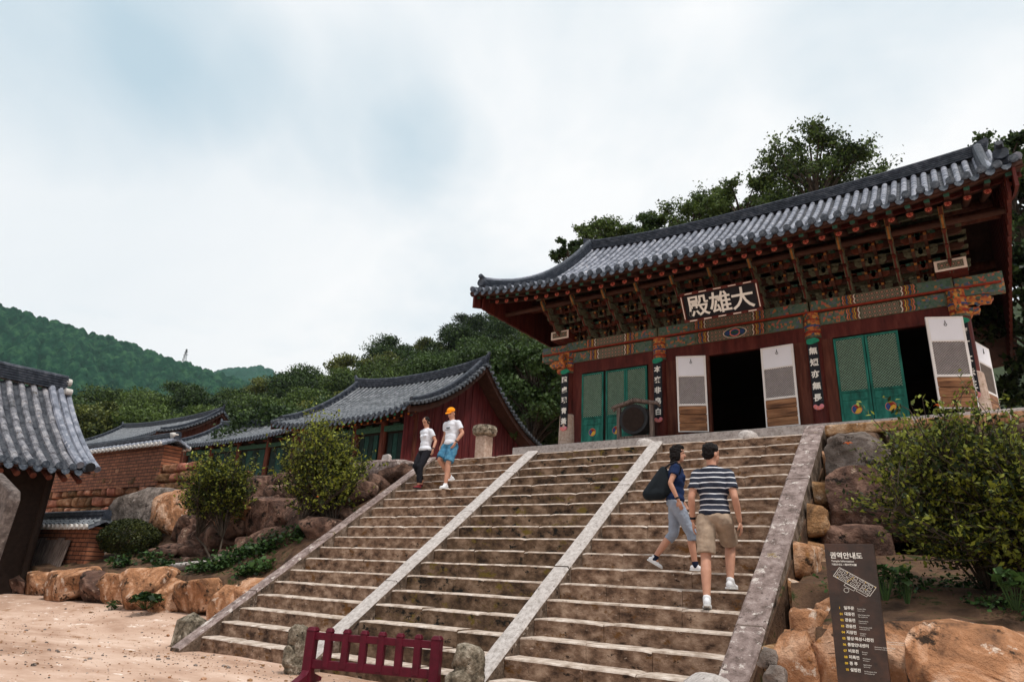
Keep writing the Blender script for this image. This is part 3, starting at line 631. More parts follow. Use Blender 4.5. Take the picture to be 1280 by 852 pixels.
# line drawing of the temple plan
mb = MB(); r = random.Random(5)
def bl_(u0, v0, u1, v1, w_=.0022):
    p0 = Vector((bx0+u0*W_, SY-.002, bz1-v0)); p1 = Vector((bx0+u1*W_, SY-.002, bz1-v1)); mb.bar(p0, p1, w_, .002, up=(0, 1, 0))
def iso(a, b): return (.27+.68*a-.19*b, .175+.135*a+.085*b)   # skewed plan
def quad(a0, b0, a1, b1, w_=.0022):
    q = [iso(a0, b0), iso(a1, b0), iso(a1, b1), iso(a0, b1)]
    for i in range(4): bl_(*q[i], *q[(i+1) % 4], w_)
quad(0, 0, 1, .75, .003)
for i in range(7):
    for j in range(3):
        a = .04+i*.135; b = .06+j*.24; quad(a, b, a+r.uniform(.07, .11), b+r.uniform(.10, .17))
quad(.35, .78, .62, .98); quad(.66, .76, .95, .9)
for k in range(12):
    t0 = 2*PI*k/12; t1 = 2*PI*(k+1)/12
    bl_(.36+.05*math.cos(t0), .34+.016*math.sin(t0), .36+.05*math.cos(t1), .34+.016*math.sin(t1))
mb.build('site_plan', MT['ink'], ib)
mb = MB()
for k in range(9):
    u, v_ = iso(r.uniform(.1, 1), r.uniform(0, 1)); mb.box((bx0+u*W_-.003, SY-.004, bz1-v_-.003), (bx0+u*W_+.003, SY-.001, bz1-v_+.003))
mb.build('plan_markers', MT['ink_y'], ib)
# stone lantern base on the terrace left of the stair top
p = ony(606, 560, 13.2); 
ln = thing('stone_pedestal', 'short stone pillar with a drum shaped cap on the terrace before the red gable', 'stone pedestal', (p.x, 13.2, TZ))
s_ = ony(617, 550, 13.2).x-ony(596, 550, 13.2).x
zt = ony(606, 533, 13.2).z; zm = ony(606, 546, 13.2).z
mb = MB(); mb.box((p.x-s_*.3, 13.0, TZ), (p.x+s_*.3, 13.0+s_*.6, zm)); mb.build('shaft', MT['column_stone'], ln, bevel=.02)
mb = MB(); mb.lathe([(s_*.38, 0), (s_*.55, .05), (s_*.6, (zt-zm)*.6), (s_*.56, zt-zm-.02), (s_*.45, zt-zm)], (p.x, 13.0+s_*.3, zm), 20); mb.build('cap', MT['granite_post'], ln, smooth=False)

# loose gravel on the yard
mb = MB(); r = random.Random(8); v_, f_ = ico(1)
for k in range(2600):
    x = r.uniform(-17, -1.5); y = r.uniform(2.5, 8.0)
    if y > 6.45 and x > -10.9: y = r.uniform(5.6, 6.6)
    s_ = r.uniform(.006, .016) if r.random() < .93 else r.uniform(.02, .04)
    mb.add((v_*np.array([s_, s_*r.uniform(.6, 1), s_*.6])+np.array([x, y, gz(x, y)+s_*.2])).tolist(), f_, 0 if r.random() < .6 else 1)
gv = mb.build('gravel', [MT['boulder'], MT['boulder_grey']]); gv['kind'] = 'stuff'

p = ony(481, 577, 12.3); mb = MB(); mb.prism([(p.x-.13, TZ), (p.x+.13, TZ), (p.x+.13, TZ+.30), (p.x+.08, TZ+.36), (p.x-.10, TZ+.34), (p.x-.13, TZ+.26)], 'y', 12.3, 12.4)
tag(mb.build('stone_marker', MT['granite'], None, origin=(p.x, 12.35, TZ), bevel=.01), 'small pale stone marker on the terrace edge left of the descending pair', 'marker stone')
# ================================================================== TILE ROOFS
def sweep(mb, pts, prof, m=0, side=None):
    pts = [Vector(p) for p in pts]; n = len(prof); V = []; F = []
    for i, p in enumerate(pts):
        d = pts[min(i+1, len(pts)-1)]-pts[max(i-1, 0)]; d.normalize()
        s_ = Vector(side) if side else Vector((d.y, -d.x, 0)).normalized()
        up = s_.cross(d).normalized()
        if up.z < 0: up = -up
        V += [p+s_*a+up*b for a, b in prof]
    for i in range(len(pts)-1):
        for k in range(n): F.append((i*n+k, i*n+(k+1) % n, (i+1)*n+(k+1) % n, (i+1)*n+k))
    F.append(tuple(range(n-1, -1, -1))); F.append(tuple((len(pts)-1)*n+k for k in range(n)))
    mb.add([tuple(v) for v in V], F, m)
def ridgeprof(w, h, layers=4):
    R = [(w, 0)]; z = 0; dz = h*.78/layers
    for i in range(layers):
        R += [(w*(1-.03*i), z), (w*(1-.03*i), z+dz*.6), (w*(1-.03*i)-.03, z+dz*.65), (w*(1-.03*i)-.03, z+dz*.98)]; z += dz
    R += [(w*.8, h*.80), (w*.66, h*.93), (w*.3, h*1.0)]
    return R+[(-a, b) for a, b in R[::-1]]
class Roof:
    """one slope: P0 = eave corner at u=0, U along the eave, D horizontal towards the ridge"""
    def __init__(s, P0, U, D, Lu, run, rise, conc=.45, elift=lambda u: 0, rlift=lambda u: 0, trim=lambda t: (0, 1)):
        s.P0 = Vector(P0); s.U = Vector(U); s.D = Vector(D); s.Lu = Lu; s.run = run; s.rise = rise; s.c = conc; s.el = elift; s.rl = rlift; s.trim = trim
    def h(s, u, t):
        f = u/s.Lu; return s.rise*(t*(1-s.c)+s.c*t*t)+s.el(f)*(1-t)**1.5+s.rl(f)*t**2
    def P(s, u, t, dz=0): return s.P0+s.U*u+s.D*(s.run*t)+Vector((0, 0, s.h(u, t)+dz))
def tile_slope(R, sp, r, joint=.3, mats=None, parent=None, name='roof_tiles', caps=True, jit=.01, seed=1, pan=.065):
    nr = max(2, int(round(R.Lu/sp))); sp = R.Lu/nr
    slen = math.hypot(R.run, R.rise); nj = max(3, int(slen/joint)); rd = random.Random(seed)
    prof = []
    for k in range(nr):
        s0 = [(-.5*sp, -pan), (-.36*sp, -pan*.72), (-r, -.012), (-r*.92, r*.45), (-r*.5, r*.95), (0, r*1.12), (r*.5, r*.95), (r*.92, r*.45), (r, -.012), (.36*sp, -pan*.72)]
        for a, z in s0: prof.append(((k+.5)*sp+a, z, abs(a) < r*.98, k))
    prof.append((R.Lu, -pan, False, nr-1)); n = len(prof)
    offs = [[rd.uniform(-jit, jit) for _ in range(nj+1)] for _ in range(nr)]
    V = []; F = []; Mi = []
    rowt = []
    for j in range(nj):
        rowt += [(j/nj+.0005, 0.018, j), ((j+1)/nj-.0005, -.002, j)]
    for t, dz, j in rowt:
        for u, z, cov, k in prof:
            V.append(tuple(R.P(u, t, z+dz*(1 if cov else .8)+(offs[k][j] if cov else offs[k][j]*.4))))
    for i in range(len(rowt)-1):
        for k in range(n-1): F.append((i*n+k, i*n+k+1, (i+1)*n+k+1, (i+1)*n+k)); Mi.append(0 if (prof[k][2] or prof[k+1][2]) else 1)
    o = mesh_obj(name, V, F, [mats[0], MT['pan']], parent, Mi)
    if caps:
        mb = MB(); B = -R.D
        for k in range(nr+1):
            uc = k*sp
            if k < nr:
                u = (k+.5)*sp; c = R.P(u, 0, r*.25)+B*.02; ring = []; ring2 = []; jr = rd.uniform(-.008, .008)
                for a in range(12):
                    t = 2*PI*a/12; ring.append(c+R.U*math.cos(t)*r*1.12+Vector((0, 0, math.sin(t)*r*1.12+jr))); ring2.append(ring[-1]+B*.035)
                mb.add(ring+ring2, [tuple(range(12)), tuple(range(23, 11, -1))]+[(a, (a+1) % 12, 12+(a+1) % 12, 12+a) for a in range(12)])
                inn = [c+B*.045+(q-c)*.7 for q in ring]; mb.add(inn, [tuple(range(11, -1, -1))])
            if 0 < k < nr:
                c = R.P(uc, 0, -pan); q = []
                W = sp/2-r*.55
                for a in range(9):
                    f = -1+a/4; q.append((f*W, abs(f)**2*pan*1.0+.01))
                lo = [(W*.95, -.03), (W*.6, -.10), (0, -.135), (-W*.6, -.10), (-W*.95, -.03)]
                poly = q+lo; tilt = .4
                ring = [c+R.U*a+Vector((0, 0, b))+B*(.03-b*tilt) for a, b in poly]; ring2 = [p-B*.025 for p in ring]; m_ = len(poly)
                mb.add(ring+ring2, [tuple(range(m_)), tuple(range(2*m_-1, m_-1, -1))]+[(a, (a+1) % m_, m_+(a+1) % m_, m_+a) for a in range(m_)])
        mb.build('eave_tile_ends', mats[1], parent)
    return o
def under_sheet(R, dz, m, parent, name='roof_boarding', n=24, ts=6):
    V = []; F = []
    for j in range(ts+1):
        for i in range(n+1): V.append(tuple(R.P(R.Lu*i/n, j/ts, dz)))
    for j in range(ts):
        for i in range(n): F.append((j*(n+1)+i, j*(n+1)+i+1, (j+1)*(n+1)+i+1, (j+1)*(n+1)+i))
    # eave fascia
    b = len(V)
    for i in range(n+1): V.append(tuple(R.P(R.Lu*i/n, 0, -.06)))
    for i in range(n): F.append((i, b+i, b+i+1, i+1))
    return mesh_obj(name, V, F, m, parent)

# ================================================================== MAIN HALL
HX0, HX1, EY, RY = -12.35, 1.45, 14.95, 22.1
FZ = 5.05; WY = 18.0
COLX = [-10.56, -7.46, -3.24, -.03]
hall = thing('temple_hall', 'large wooden temple hall with painted brackets and grey tiled gable roof above the stairs', 'temple hall', (-5.2, 21, TZ))
el = lambda f: .40*abs(2*f-1)**3; rl = lambda f: (.42 if f < .5 else .22)*abs(2*f-1)**2.6
RF = Roof((HX0, EY, 9.20), (1, 0, 0), (0, 1, 0), HX1-HX0, RY-EY, 4.55, .48, el, rl)
RB = Roof((HX1, 2*RY-EY, 9.20), (-1, 0, 0), (0, -1, 0), HX1-HX0, RY-EY, 4.55, .48, el, lambda f: rl(1-f))
tile_slope(RF, .272, .078, .30, (MT['tile'], MT['eave_disc']), hall, seed=3)
tile_slope(RB, .5, .08, .9, (MT['tile'], MT['eave_disc']), hall, caps=False)
under_sheet(RF, -.14, MT['rafter'], hall); under_sheet(RB, -.14, MT['rafter'], hall)
mb = MB(); sweep(mb, [(x, RY, RF.P((x-HX0), 1).z-.02+.0) for x in np.linspace(HX0+.05, HX1-.05, 40)], ridgeprof(.16, .44, 5)); mb.build('main_ridge', MT['ridge_tile'], hall)
for X, sgn in ((HX0+.30, 1), (HX1-.30, -1)):
    mb = MB()
    pts = [RF.P(X-HX0, t, .05) for t in np.linspace(.03, 1, 26)]; sweep(mb, pts, ridgeprof(.14, .36, 4), side=(1, 0, 0))
    mb.build('descending_ridge', MT['ridge_tile'], hall)
    mb = MB()   # verge cover tiles at the outer edge
    for off in ((-.13, .0), ):
        pts = [RF.P(X-HX0-sgn*.24, t, .06) for t in np.linspace(0, 1, 26)]; mb.tube(pts, .085, 8)
        pts = [RF.P(X-HX0-sgn*.02, t, .42) for t in np.linspace(.03, 1, 26)]; mb.tube(pts, .07, 8)
    mb.build('verge_tiles', MT['tile'], hall)
    mb = MB(); p = RF.P(X-HX0, .03, .25); mb.tube([p+Vector((0, .1, 0)), p+Vector((0, -.10, .02))], .14, 12); mb.tube([p+Vector((0, .1, .12)), p+Vector((0, -.16, .22))], [.1, .07], 8); mb.build('ridge_end_tile', MT['ridge_tile'], hall)
    mb = MB(); p = Vector((X-sgn*.15, RY, RF.P(X-HX0, 1).z+.32)); mb.prism([(p.x-sgn*.05, p.z-.25), (p.x+sgn*.30, p.z-.2), (p.x+sgn*.25, p.z+.08), (p.x+sgn*.05, p.z+.16), (p.x-sgn*.12, p.z+.22), (p.x-sgn*.16, p.z+.1)], 'y', RY-.12, RY+.12); mb.build('ridge_ornament', MT['ridge_tile'], hall)
    # barge board under the verge, both slopes
    mb = MB(); xx = HX0+.16 if sgn > 0 else HX1-.16
    for R_ in (RF, RB):
        for i in range(14):
            t0, t1 = i/14, (i+1)/14
            u = (xx-HX0) if R_ is RF else (HX1-xx)
            a, b = R_.P(u, t0, -.15), R_.P(u, t1, -.15)
            mb.hexa([(xx-.03, a.y, a.z-.42), (xx+.03, a.y, a.z-.42), (xx+.03, b.y, b.z-.42), (xx-.03, b.y, b.z-.42), (xx-.03, a.y, a.z), (xx+.03, a.y, a.z), (xx+.03, b.y, b.z), (xx-.03, b.y, b.z)])
    mb.build('barge_board', MT['redwood'], hall)
# rafters: flying rafters with green ends, round rafters with flower ends
nraf = 38
def ring_end(mb, c, r, n=12):
    for rr_, dy, m in ((r, 0, 0), (r*.80, .004, 1), (r*.36, .007, 2)):
        mb.add([(c[0]+rr_*math.cos(2*PI*k/n), c[1]-dy, c[2]+rr_*math.sin(2*PI*k/n)) for k in range(n)], [tuple(range(n))], m)
    for k in range(6):
        a = 2*PI*k/6; q = (c[0]+r*.56*math.cos(a), c[2]+r*.56*math.sin(a)); rr_ = r*.17
        mb.add([(q[0]+rr_*math.cos(2*PI*j/6), c[1]-.008, q[1]+rr_*math.sin(2*PI*j/6)) for j in range(6)], [tuple(range(6))], 3)
MT['rose'] = flat('rose_paint', (.30, .045, .04), var=.2)
ru = [(RF.Lu-.5)*i/(nraf-1)+.25 for i in range(nraf)]
for i, u in enumerate(ru):
    mb = MB(); a = RF.P(u, .085, -.345); b = RF.P(u, .42, -.36)
    mb.tube([a, b], .078, 12); ring_end(mb, (a.x, a.y-.010, a.z), .084)
    mb.build('rafter', [MT['rafter'], MT['salmon'], MT['rose'], MT['rose']], hall)
for i, u in enumerate(ru):
    u2 = u; mb = MB(); a = RF.P(u2, .018, -.215); b = RF.P(u2, .20, -.20)
    mb.bar(a, b, .10, .11, 0); d = (a-b).normalized()
    mb.hexa([tuple(a+Vector(q)) for q in ((-.052, -.012, -.057), (.052, -.012, -.057), (.052, .0, -.057), (-.052, .0, -.057), (-.052, -.012, .057), (.052, -.012, .057), (.052, 0, .057), (-.052, 0, .057))], 1)
    mb.build('flying_rafter', [MT['rafter'], MT['gpaint']], hall)
mb = MB(); 
for i in range(30):
    a = RF.P(RF.Lu*i/30, .10, -.19); b = RF.P(RF.Lu*(i+1)/30, .10, -.19); mb.bar(a, b, .06, .09)
mb.build('eave_batten', MT['redwood'], hall)
mb = MB()
for i in range(30):
    a = RF.P(RF.Lu*i/30, .012, -.13); b = RF.P(RF.Lu*(i+1)/30, .012, -.13); mb.bar(a, b, .09, .10)
mb.build('eave_fascia', MT['rafter'], hall)
# purlins carried out under the gable overhangs
for (y, z, r_) in ((16.45, 9.26, .07), (18.0, 10.0, .15), (20.0, 11.3, .15), (22.0, 12.9, .15), (24.2, 11.3, .15), (26.2, 10.0, .15)):
    mb = MB(); mb.tube([(HX0+.28, y, z), (HX1-.28, y, z)], r_, 12); mb.build('purlin', MT['rafter'] if y < 17 else MT['redbrown'], hall)
# boarded gable skirts (wind boards) hanging under both verges
for X in (HX0+.28, HX1-.28):
    mb = MB(); ny = 46; ya_, yb_ = 15.25, 2*RY-15.25
    for k in range(ny):
        y0_ = ya_+(yb_-ya_)*k/ny; y1_ = ya_+(yb_-ya_)*(k+1)/ny-.012; dp = .02*(k % 2)
        zt = lambda yy: RF.P(X-HX0, (min(yy, 2*RY-yy)-EY)/(RY-EY)).z-.18
        mb.hexa([(X-.03-dp, y0_, 9.04), (X+.03, y0_, 9.04), (X+.03, y1_, 9.04), (X-.03-dp, y1_, 9.04), (X-.03-dp, y0_, max(9.1, zt(y0_))), (X+.03, y0_, max(9.1, zt(y0_))), (X+.03, y1_, max(9.1, zt(y1_))), (X-.03-dp, y1_, max(9.1, zt(y1_)))])
    mb.build('gable_boards', MT['redwood'], hall)
# stylobate
mb = MB(); mb.box((HX0+.5, 16.9, TZ-.1), (HX1-.5, 27.2, FZ)); mb.build('stone_platform', MT['granite'], hall, bevel=.02)
# walls: closed timber box with openings on the front
mb = MB(); T_ = .12
mb.box((COLX[0], 25.9, FZ), (COLX[3], 26.0, 10.5)); mb.box((COLX[0]-.06, WY+.1, FZ), (COLX[0]+.06, 26.0, 8.4)); mb.box((COLX[3]-.06, WY+.1, FZ), (COLX[3]+.06, 26.0, 8.4))
for sx in (COLX[0], COLX[3]):
    mb.prism([(WY+.02, 8.4), (26, 8.4), (26, 9.9), (22, 12.8), (WY+.02, 9.9)], 'x', sx-.05, sx+.05)
mb.build('side_walls', MT['redbrown'], hall)
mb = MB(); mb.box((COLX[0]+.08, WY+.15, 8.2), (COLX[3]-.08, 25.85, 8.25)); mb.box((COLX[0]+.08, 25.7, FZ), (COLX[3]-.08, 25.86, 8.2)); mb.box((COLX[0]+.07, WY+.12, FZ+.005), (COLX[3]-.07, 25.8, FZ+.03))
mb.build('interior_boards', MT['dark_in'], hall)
# columns
for i, x in enumerate(COLX):
    e = i in (0, 3); mb = MB(); z0 = FZ+(1.12 if e else .12)
    mb.tube([(x, WY, z0), (x, WY, 8.2)], .205, 18); mb.build('column', MT['redwood'], hall, smooth=False)
    mb = MB(); mb.tube([(x, WY, 7.50), (x, WY, 8.19)], .212, 18); mb.tube([(x, WY, 7.62), (x, WY, 7.68)], .216, 18, 1); mb.tube([(x, WY, 7.80), (x, WY, 7.84)], .216, 18, 2); mb.tube([(x, WY, 7.97), (x, WY, 8.01)], .216, 18, 1); mb.tube([(x, WY, 7.50), (x, WY, 7.56)], .218, 18, 3)
    mb.build('capital', [MT['floral_warm'], MT['redp'], MT['blue'], MT['gpaint2']], hall)
    mb = MB()
    if e: mb.lathe([(.29, 0), (.28, .55), (.255, 1.08), (.22, 1.12)], (x, WY, FZ), 20)
    else: mb.lathe([(.30, 0), (.29, .08), (.24, .12)], (x, WY, FZ), 20)
    mb.build('column_base', MT['column_stone'], hall, smooth=False)
# beams (lintels) with painted bands
def painted_beam(x0, x1, z0, z1, Y, d, name, bay_len):
    b = thing_part = None
    mb = MB(); mb.box((x0, Y-d, z0), (x1, Y+d, z1)); o = mb.build(name, MT['gpaint2'], hall)
    L_ = x1-x0; f = Y-d-.003; ce = (x0+x1)/2; gw = L_*.30; h_ = z1-z0
    g = MB(); g.box((ce-gw/2, f-.004, z0+.02), (ce+gw/2, f, z1-.02)); g.build('diaper_panel', MT['diaper'], hall)
    for xa_ in (x0+.04, x1-.04-L_*.22): g = MB(); g.box((xa_, f-.004, z0+.015), (xa_+L_*.22, f, z1-.015)); g.build('flower_panel', MT['floral'], hall)
    cols = [MT['cream'], MT['redp'], MT['yellow'], MT['orange'], MT['blue'], MT['orange'], MT['salmon'], MT['gpaint']]
    sw = .028; n = 10
    for s in (-1, 1):
        g = MB()
        for k in range(8):
            xc = ce+s*(gw/2+.035+k*sw*1.55); V = []; F = []
            wd = sw*(.75 if k else .9)
            for j in range(n+1):
                z = z0+.015+(h_-.03)*j/n; wv = abs(math.sin(PI*2*j/n))*.03*s
                V += [(xc+wv-wd/2, f-.006-.001*k, z), (xc+wv+wd/2, f-.006-.001*k, z)]
            for j in range(n): F.append((2*j, 2*j+1, 2*j+3, 2*j+2))
            g.add(V, F, k)
        g.build('painted_bands', cols, hall)
for i in range(3):
    painted_beam(COLX[i]+.2, COLX[i+1]-.2, 7.83, 8.17, WY, .10, 'lintel_beam', 0)
    painted_beam(COLX[i]+.02, COLX[i+1]-.02, 8.215, 8.49, WY, .20, 'plate_beam', 0)
mb = MB(); mb.box((COLX[0]-.9, WY-.215, 8.176), (COLX[3]+.9, WY-.14, 8.21)); mb.build('red_fillet', MT['redp'], hall)
# eye motif of the middle bay
cx = ony(918, 427, WY-.2).x; g = MB()
for rr_, m, dy in ((1, 0, .012), (.92, 1, .014), (.45, 2, .016), (.33, 3, .018), (.16, 1, .020)):
    V = []; n = 24
    for k in range(n):
        t = 2*PI*k/n; V.append((cx+(.33 if m < 2 or rr_ > .9 else .16)*(rr_ if rr_ > .9 else rr_/.45)*math.copysign(abs(math.cos(t))**1.3, math.cos(t)), WY-.10-dy, 8.0+.16*(rr_ if rr_ > .9 else rr_/.45*.8)*math.sin(t)))
    g.add(V, [tuple(range(n))], m)
for s in (-1, 1):
    g.add([(cx+s*.20+.07*math.cos(2*PI*k/10), WY-.10-.017, 8.0+.08*math.sin(2*PI*k/10)) for k in range(10)], [tuple(range(10))], 4)
g.build('painted_medallion', [MT['cream'], MT['gpaint'], MT['salmon'], MT['blue'], MT['blue']], hall)
# beam noses and orange scroll brackets at the corner columns
for x, s in ((COLX[0], -1), (COLX[3], 1)):
    mb = MB(); mb.box((min(x, x+s*.95), WY-.12, 8.0), (max(x, x+s*.95), WY+.12, 8.47)); mb.build('beam_nose', MT['floral'], hall)
    for zz0, ln_ in ((7.50, .42), (7.72, .70)):
        mb = MB(); poly = [(x, zz0), (x+s*.15, zz0+.02), (x+s*ln_*.5, zz0-.02), (x+s*ln_*.62, zz0+.06), (x+s*ln_*.9, zz0+.05), (x+s*ln_, zz0+.16), (x+s*ln_*.8, zz0+.27), (x, zz0+.28)]
        mb.prism(poly if s > 0 else poly[::-1], 'y', WY-.07, WY+.07); mb.build('scroll_bracket', MT['floral_warm'], hall)
    mb = MB(); mb.prism([(WY-.2, 7.6), (WY-.36, 7.62), (WY-.44, 7.76), (WY-.56, 7.9), (WY-.5, 8.05), (WY-.2, 8.1)], 'x', x-.07, x+.07); mb.build('scroll_bracket', MT['floral_warm'], hall)
    # framed end grain box on top of the nose
    z0 = 8.50; Yb = WY-.62
    mb = MB(); mb.box((x-.32, Yb, z0), (x+.32, WY-.1, z0+.27), 0); mb.box((x-.32, Yb-.008, z0), (x+.32, Yb-.002, z0+.27), 1); mb.box((x-.26, Yb-.014, z0+.05), (x+.26, Yb-.009, z0+.22), 2)
    mb.build('bracket_block', [MT['redwood'], MT['cream'], MT['diaper']], hall)
# bracket clusters
def cluster(x, idx):
    mb = MB(); n = 4
    for t in range(n):
        z = 8.52+.215*t; out = .36*(t+1)+.1
        # arm along Y with a tapered beak
        y1 = WY-out; yb = WY+.1
        mb.prism([(yb, z), (y1+.12, z), (y1-.05, z-.035), (y1-.20, z+.13), (y1-.235, z+.19), (y1-.12, z+.135), (y1+.02, z+.15), (yb, z+.15)], 'x', x-.045, x+.045, 2)
        mb.prism([(y1-.05, z-.04), (y1-.205, z+.125), (y1-.24, z+.20), (y1-.225, z+.12), (y1-.06, z-.055)], 'x', x-.02, x+.02, 3 if t == 3 else 1)
        if t: mb.prism([(y1+.03, z-.001), (y1-.03, z-.07), (y1+.1, z-.1), (y1+.2, z-.001)], 'x', x-.035, x+.035, 1)
        # cross arms with small blocks
        for q in range(0, t+1):
            yy = WY-.36*q-.06*0-(.0 if q else .0); L_ = .33+.07*((t+q) % 2)
            zz_ = z+.0
            if t-q > 2: continue
            mb.prism([(x-L_, zz_+.06), (x-L_*.75, zz_), (x+L_*.75, zz_), (x+L_, zz_+.06), (x+L_, zz_+.14), (x-L_, zz_+.14)], 'y', yy-.04, yy+.04, 0 if (t+q) % 2 else 4)
            for bx in (-L_+.05, 0, L_-.05):
                mb.add([(x+bx-.045, yy-.05, zz_+.14), (x+bx+.045, yy-.05, zz_+.14), (x+bx+.045, yy+.05, zz_+.14), (x+bx-.045, yy+.05, zz_+.14),
                        (x+bx-.065, yy-.068, zz_+.21), (x+bx+.065, yy-.068, zz_+.21), (x+bx+.065, yy+.068, zz_+.21), (x+bx-.065, yy+.068, zz_+.21)], [(3, 2, 1, 0), (4, 5, 6, 7), (0, 1, 5, 4), (1, 2, 6, 5), (2, 3, 7, 6), (3, 0, 4, 7)], 5 if (bx == 0) else 0)
    # long curved tongue from the plate up to the eave purlin
    pts = [(x, WY-.24, 8.55), (x, WY-.62, 8.68), (x, WY-1.0, 8.9), (x, WY-1.35, 9.14), (x, WY-1.66, 9.4), (x, WY-1.78, 9.58)]
    for i in range(len(pts)-1): mb.bar(pts[i], pts[i+1], .075, .06, (5, 0, 5, 4, 5)[i])
    a, b = Vector(pts[-3]), Vector(pts[-1])
    for sx in (-.042, .042): mb.bar(a+Vector((sx, -.035, -.015)), b+Vector((sx, -.035, -.015)), .014, .014, 3)
    mb.build('bracket_cluster', [MT['gpaint2'], MT['redwood'], MT['gpaint2'], MT['ochre'], MT['rafter'], MT['redbrown']], hall)
bx = []
for i, n in enumerate((3, 4, 3)):
    for k in range(n): bx.append(COLX[i]+(COLX[i+1]-COLX[i])*k/n)
bx.append(COLX[3])
def half_cluster(x):
    mb = MB()
    for t in range(4):
        z = 8.50+.215*t; yy = WY-.10-.33*t; L_ = .20
        mb.prism([(x-L_, z+.06), (x-L_*.7, z), (x+L_*.7, z), (x+L_, z+.06), (x+L_, z+.13), (x-L_, z+.13)], 'y', yy-.035, yy+.035, t % 2)
        mb.prism([(yy+.3, z), (yy-.06, z-.02), (yy-.16, z+.10), (yy-.05, z+.13), (yy+.3, z+.13)], 'x', x-.035, x+.035, 2)
        for bx_ in (-L_+.04, L_-.04): mb.box((x+bx_-.05, yy-.055, z+.14), (x+bx_+.05, yy+.055, z+.20), 3 if t % 2 else 0)
        mb.box((x-.03, yy-.172, z+.08), (x+.03, yy-.15, z+.13), 4)
    mb.build('bracket_cluster', [MT['gpaint2'], MT['redbrown'], MT['rafter'], MT['gpaint'], MT['ochre']], hall)
for i, x in enumerate(bx): cluster(x, i)
for i in range(len(bx)-1):
    for f_ in (.36, .64): half_cluster(bx[i]+(bx[i+1]-bx[i])*f_)
cluster(COLX[0]-1.0, 90) if False else None
# painted panels between clusters and the sloping ceiling behind the eave purlin
mb = MB(); mb.box((COLX[0], WY+.0, 8.5), (COLX[3], WY+.04, 10.3)); mb.build('bracket_wall', MT['gpaint2'], hall)
for i in range(len(bx)-1):
    xc = (bx[i]+bx[i+1])/2; mb = MB(); mb.add([(xc+.26*math.cos(2*PI*k/16), WY-.004, 8.82+.24*math.sin(2*PI*k/16)) for k in range(16)], [tuple(range(16))], 0)
    mb.add([(xc+.11*math.cos(2*PI*k/12), WY-.008, 8.92+.11*math.sin(2*PI*k/12)) for k in range(12)], [tuple(range(12))], 1); mb.build('painted_figure_panel', [MT['redbrown'], MT['gpaint']], hall)
for q in range(1, 5):
    mb = MB(); y = WY-.36*q; mb.box((COLX[0]-.4, y-.04, 8.72+.215*(q)-.0), (COLX[3]+.4, y+.04, 8.84+.215*(q))); mb.build('bracket_tie', MT['redbrown'] if q % 2 else MT['gpaint2'], hall)
# timber frame of the facade
def fbox(x0, x1, z0, z1, y0=WY-.07, y1=WY+.07): 
    mb = MB(); mb.box((x0, y0, z0), (x1, y1, z1)); return mb
for i in range(3):
    fbox(COLX[i]+.18, COLX[i+1]-.18, 7.45, 7.83).build('door_head', MT['redwood'], hall)
    fbox(COLX[i]+.18, COLX[i+1]-.18, FZ, FZ+.16).build('door_sill', MT['redwood'], hall)
PXX = lambda px, py: ony(px, py, WY-.07).x
g = dict(a=PXX(728, 500), b=PXX(755, 500), b2=PXX(758, 500), c=PXX(783, 500), d=PXX(810, 500), wl=PXX(888, 500), wr=PXX(955, 490), e=PXX(1048, 480), f=PXX(1088, 480), h=PXX(1132, 480))
ZD0, ZD1 = FZ+.20, 7.40
for x0, x1 in ((COLX[0]+.18, g['a']-.02), (g['d']+.02, COLX[1]-.18), (COLX[1]+.18, g['wl']), (g['wr'], COLX[2]-.18), (COLX[2]+.18, g['e']-.02), (-.28, COLX[3]-.18)):
    if x1 > x0: fbox(x0, x1, FZ+.16, 7.45).build('door_jamb', MT['redwood'] if x0 < -8 else MT['redbrown'], hall)
fbox(g['b'], g['b2']+.02, FZ+.16, 7.45).build('door_jamb', MT['dark_in'], hall)
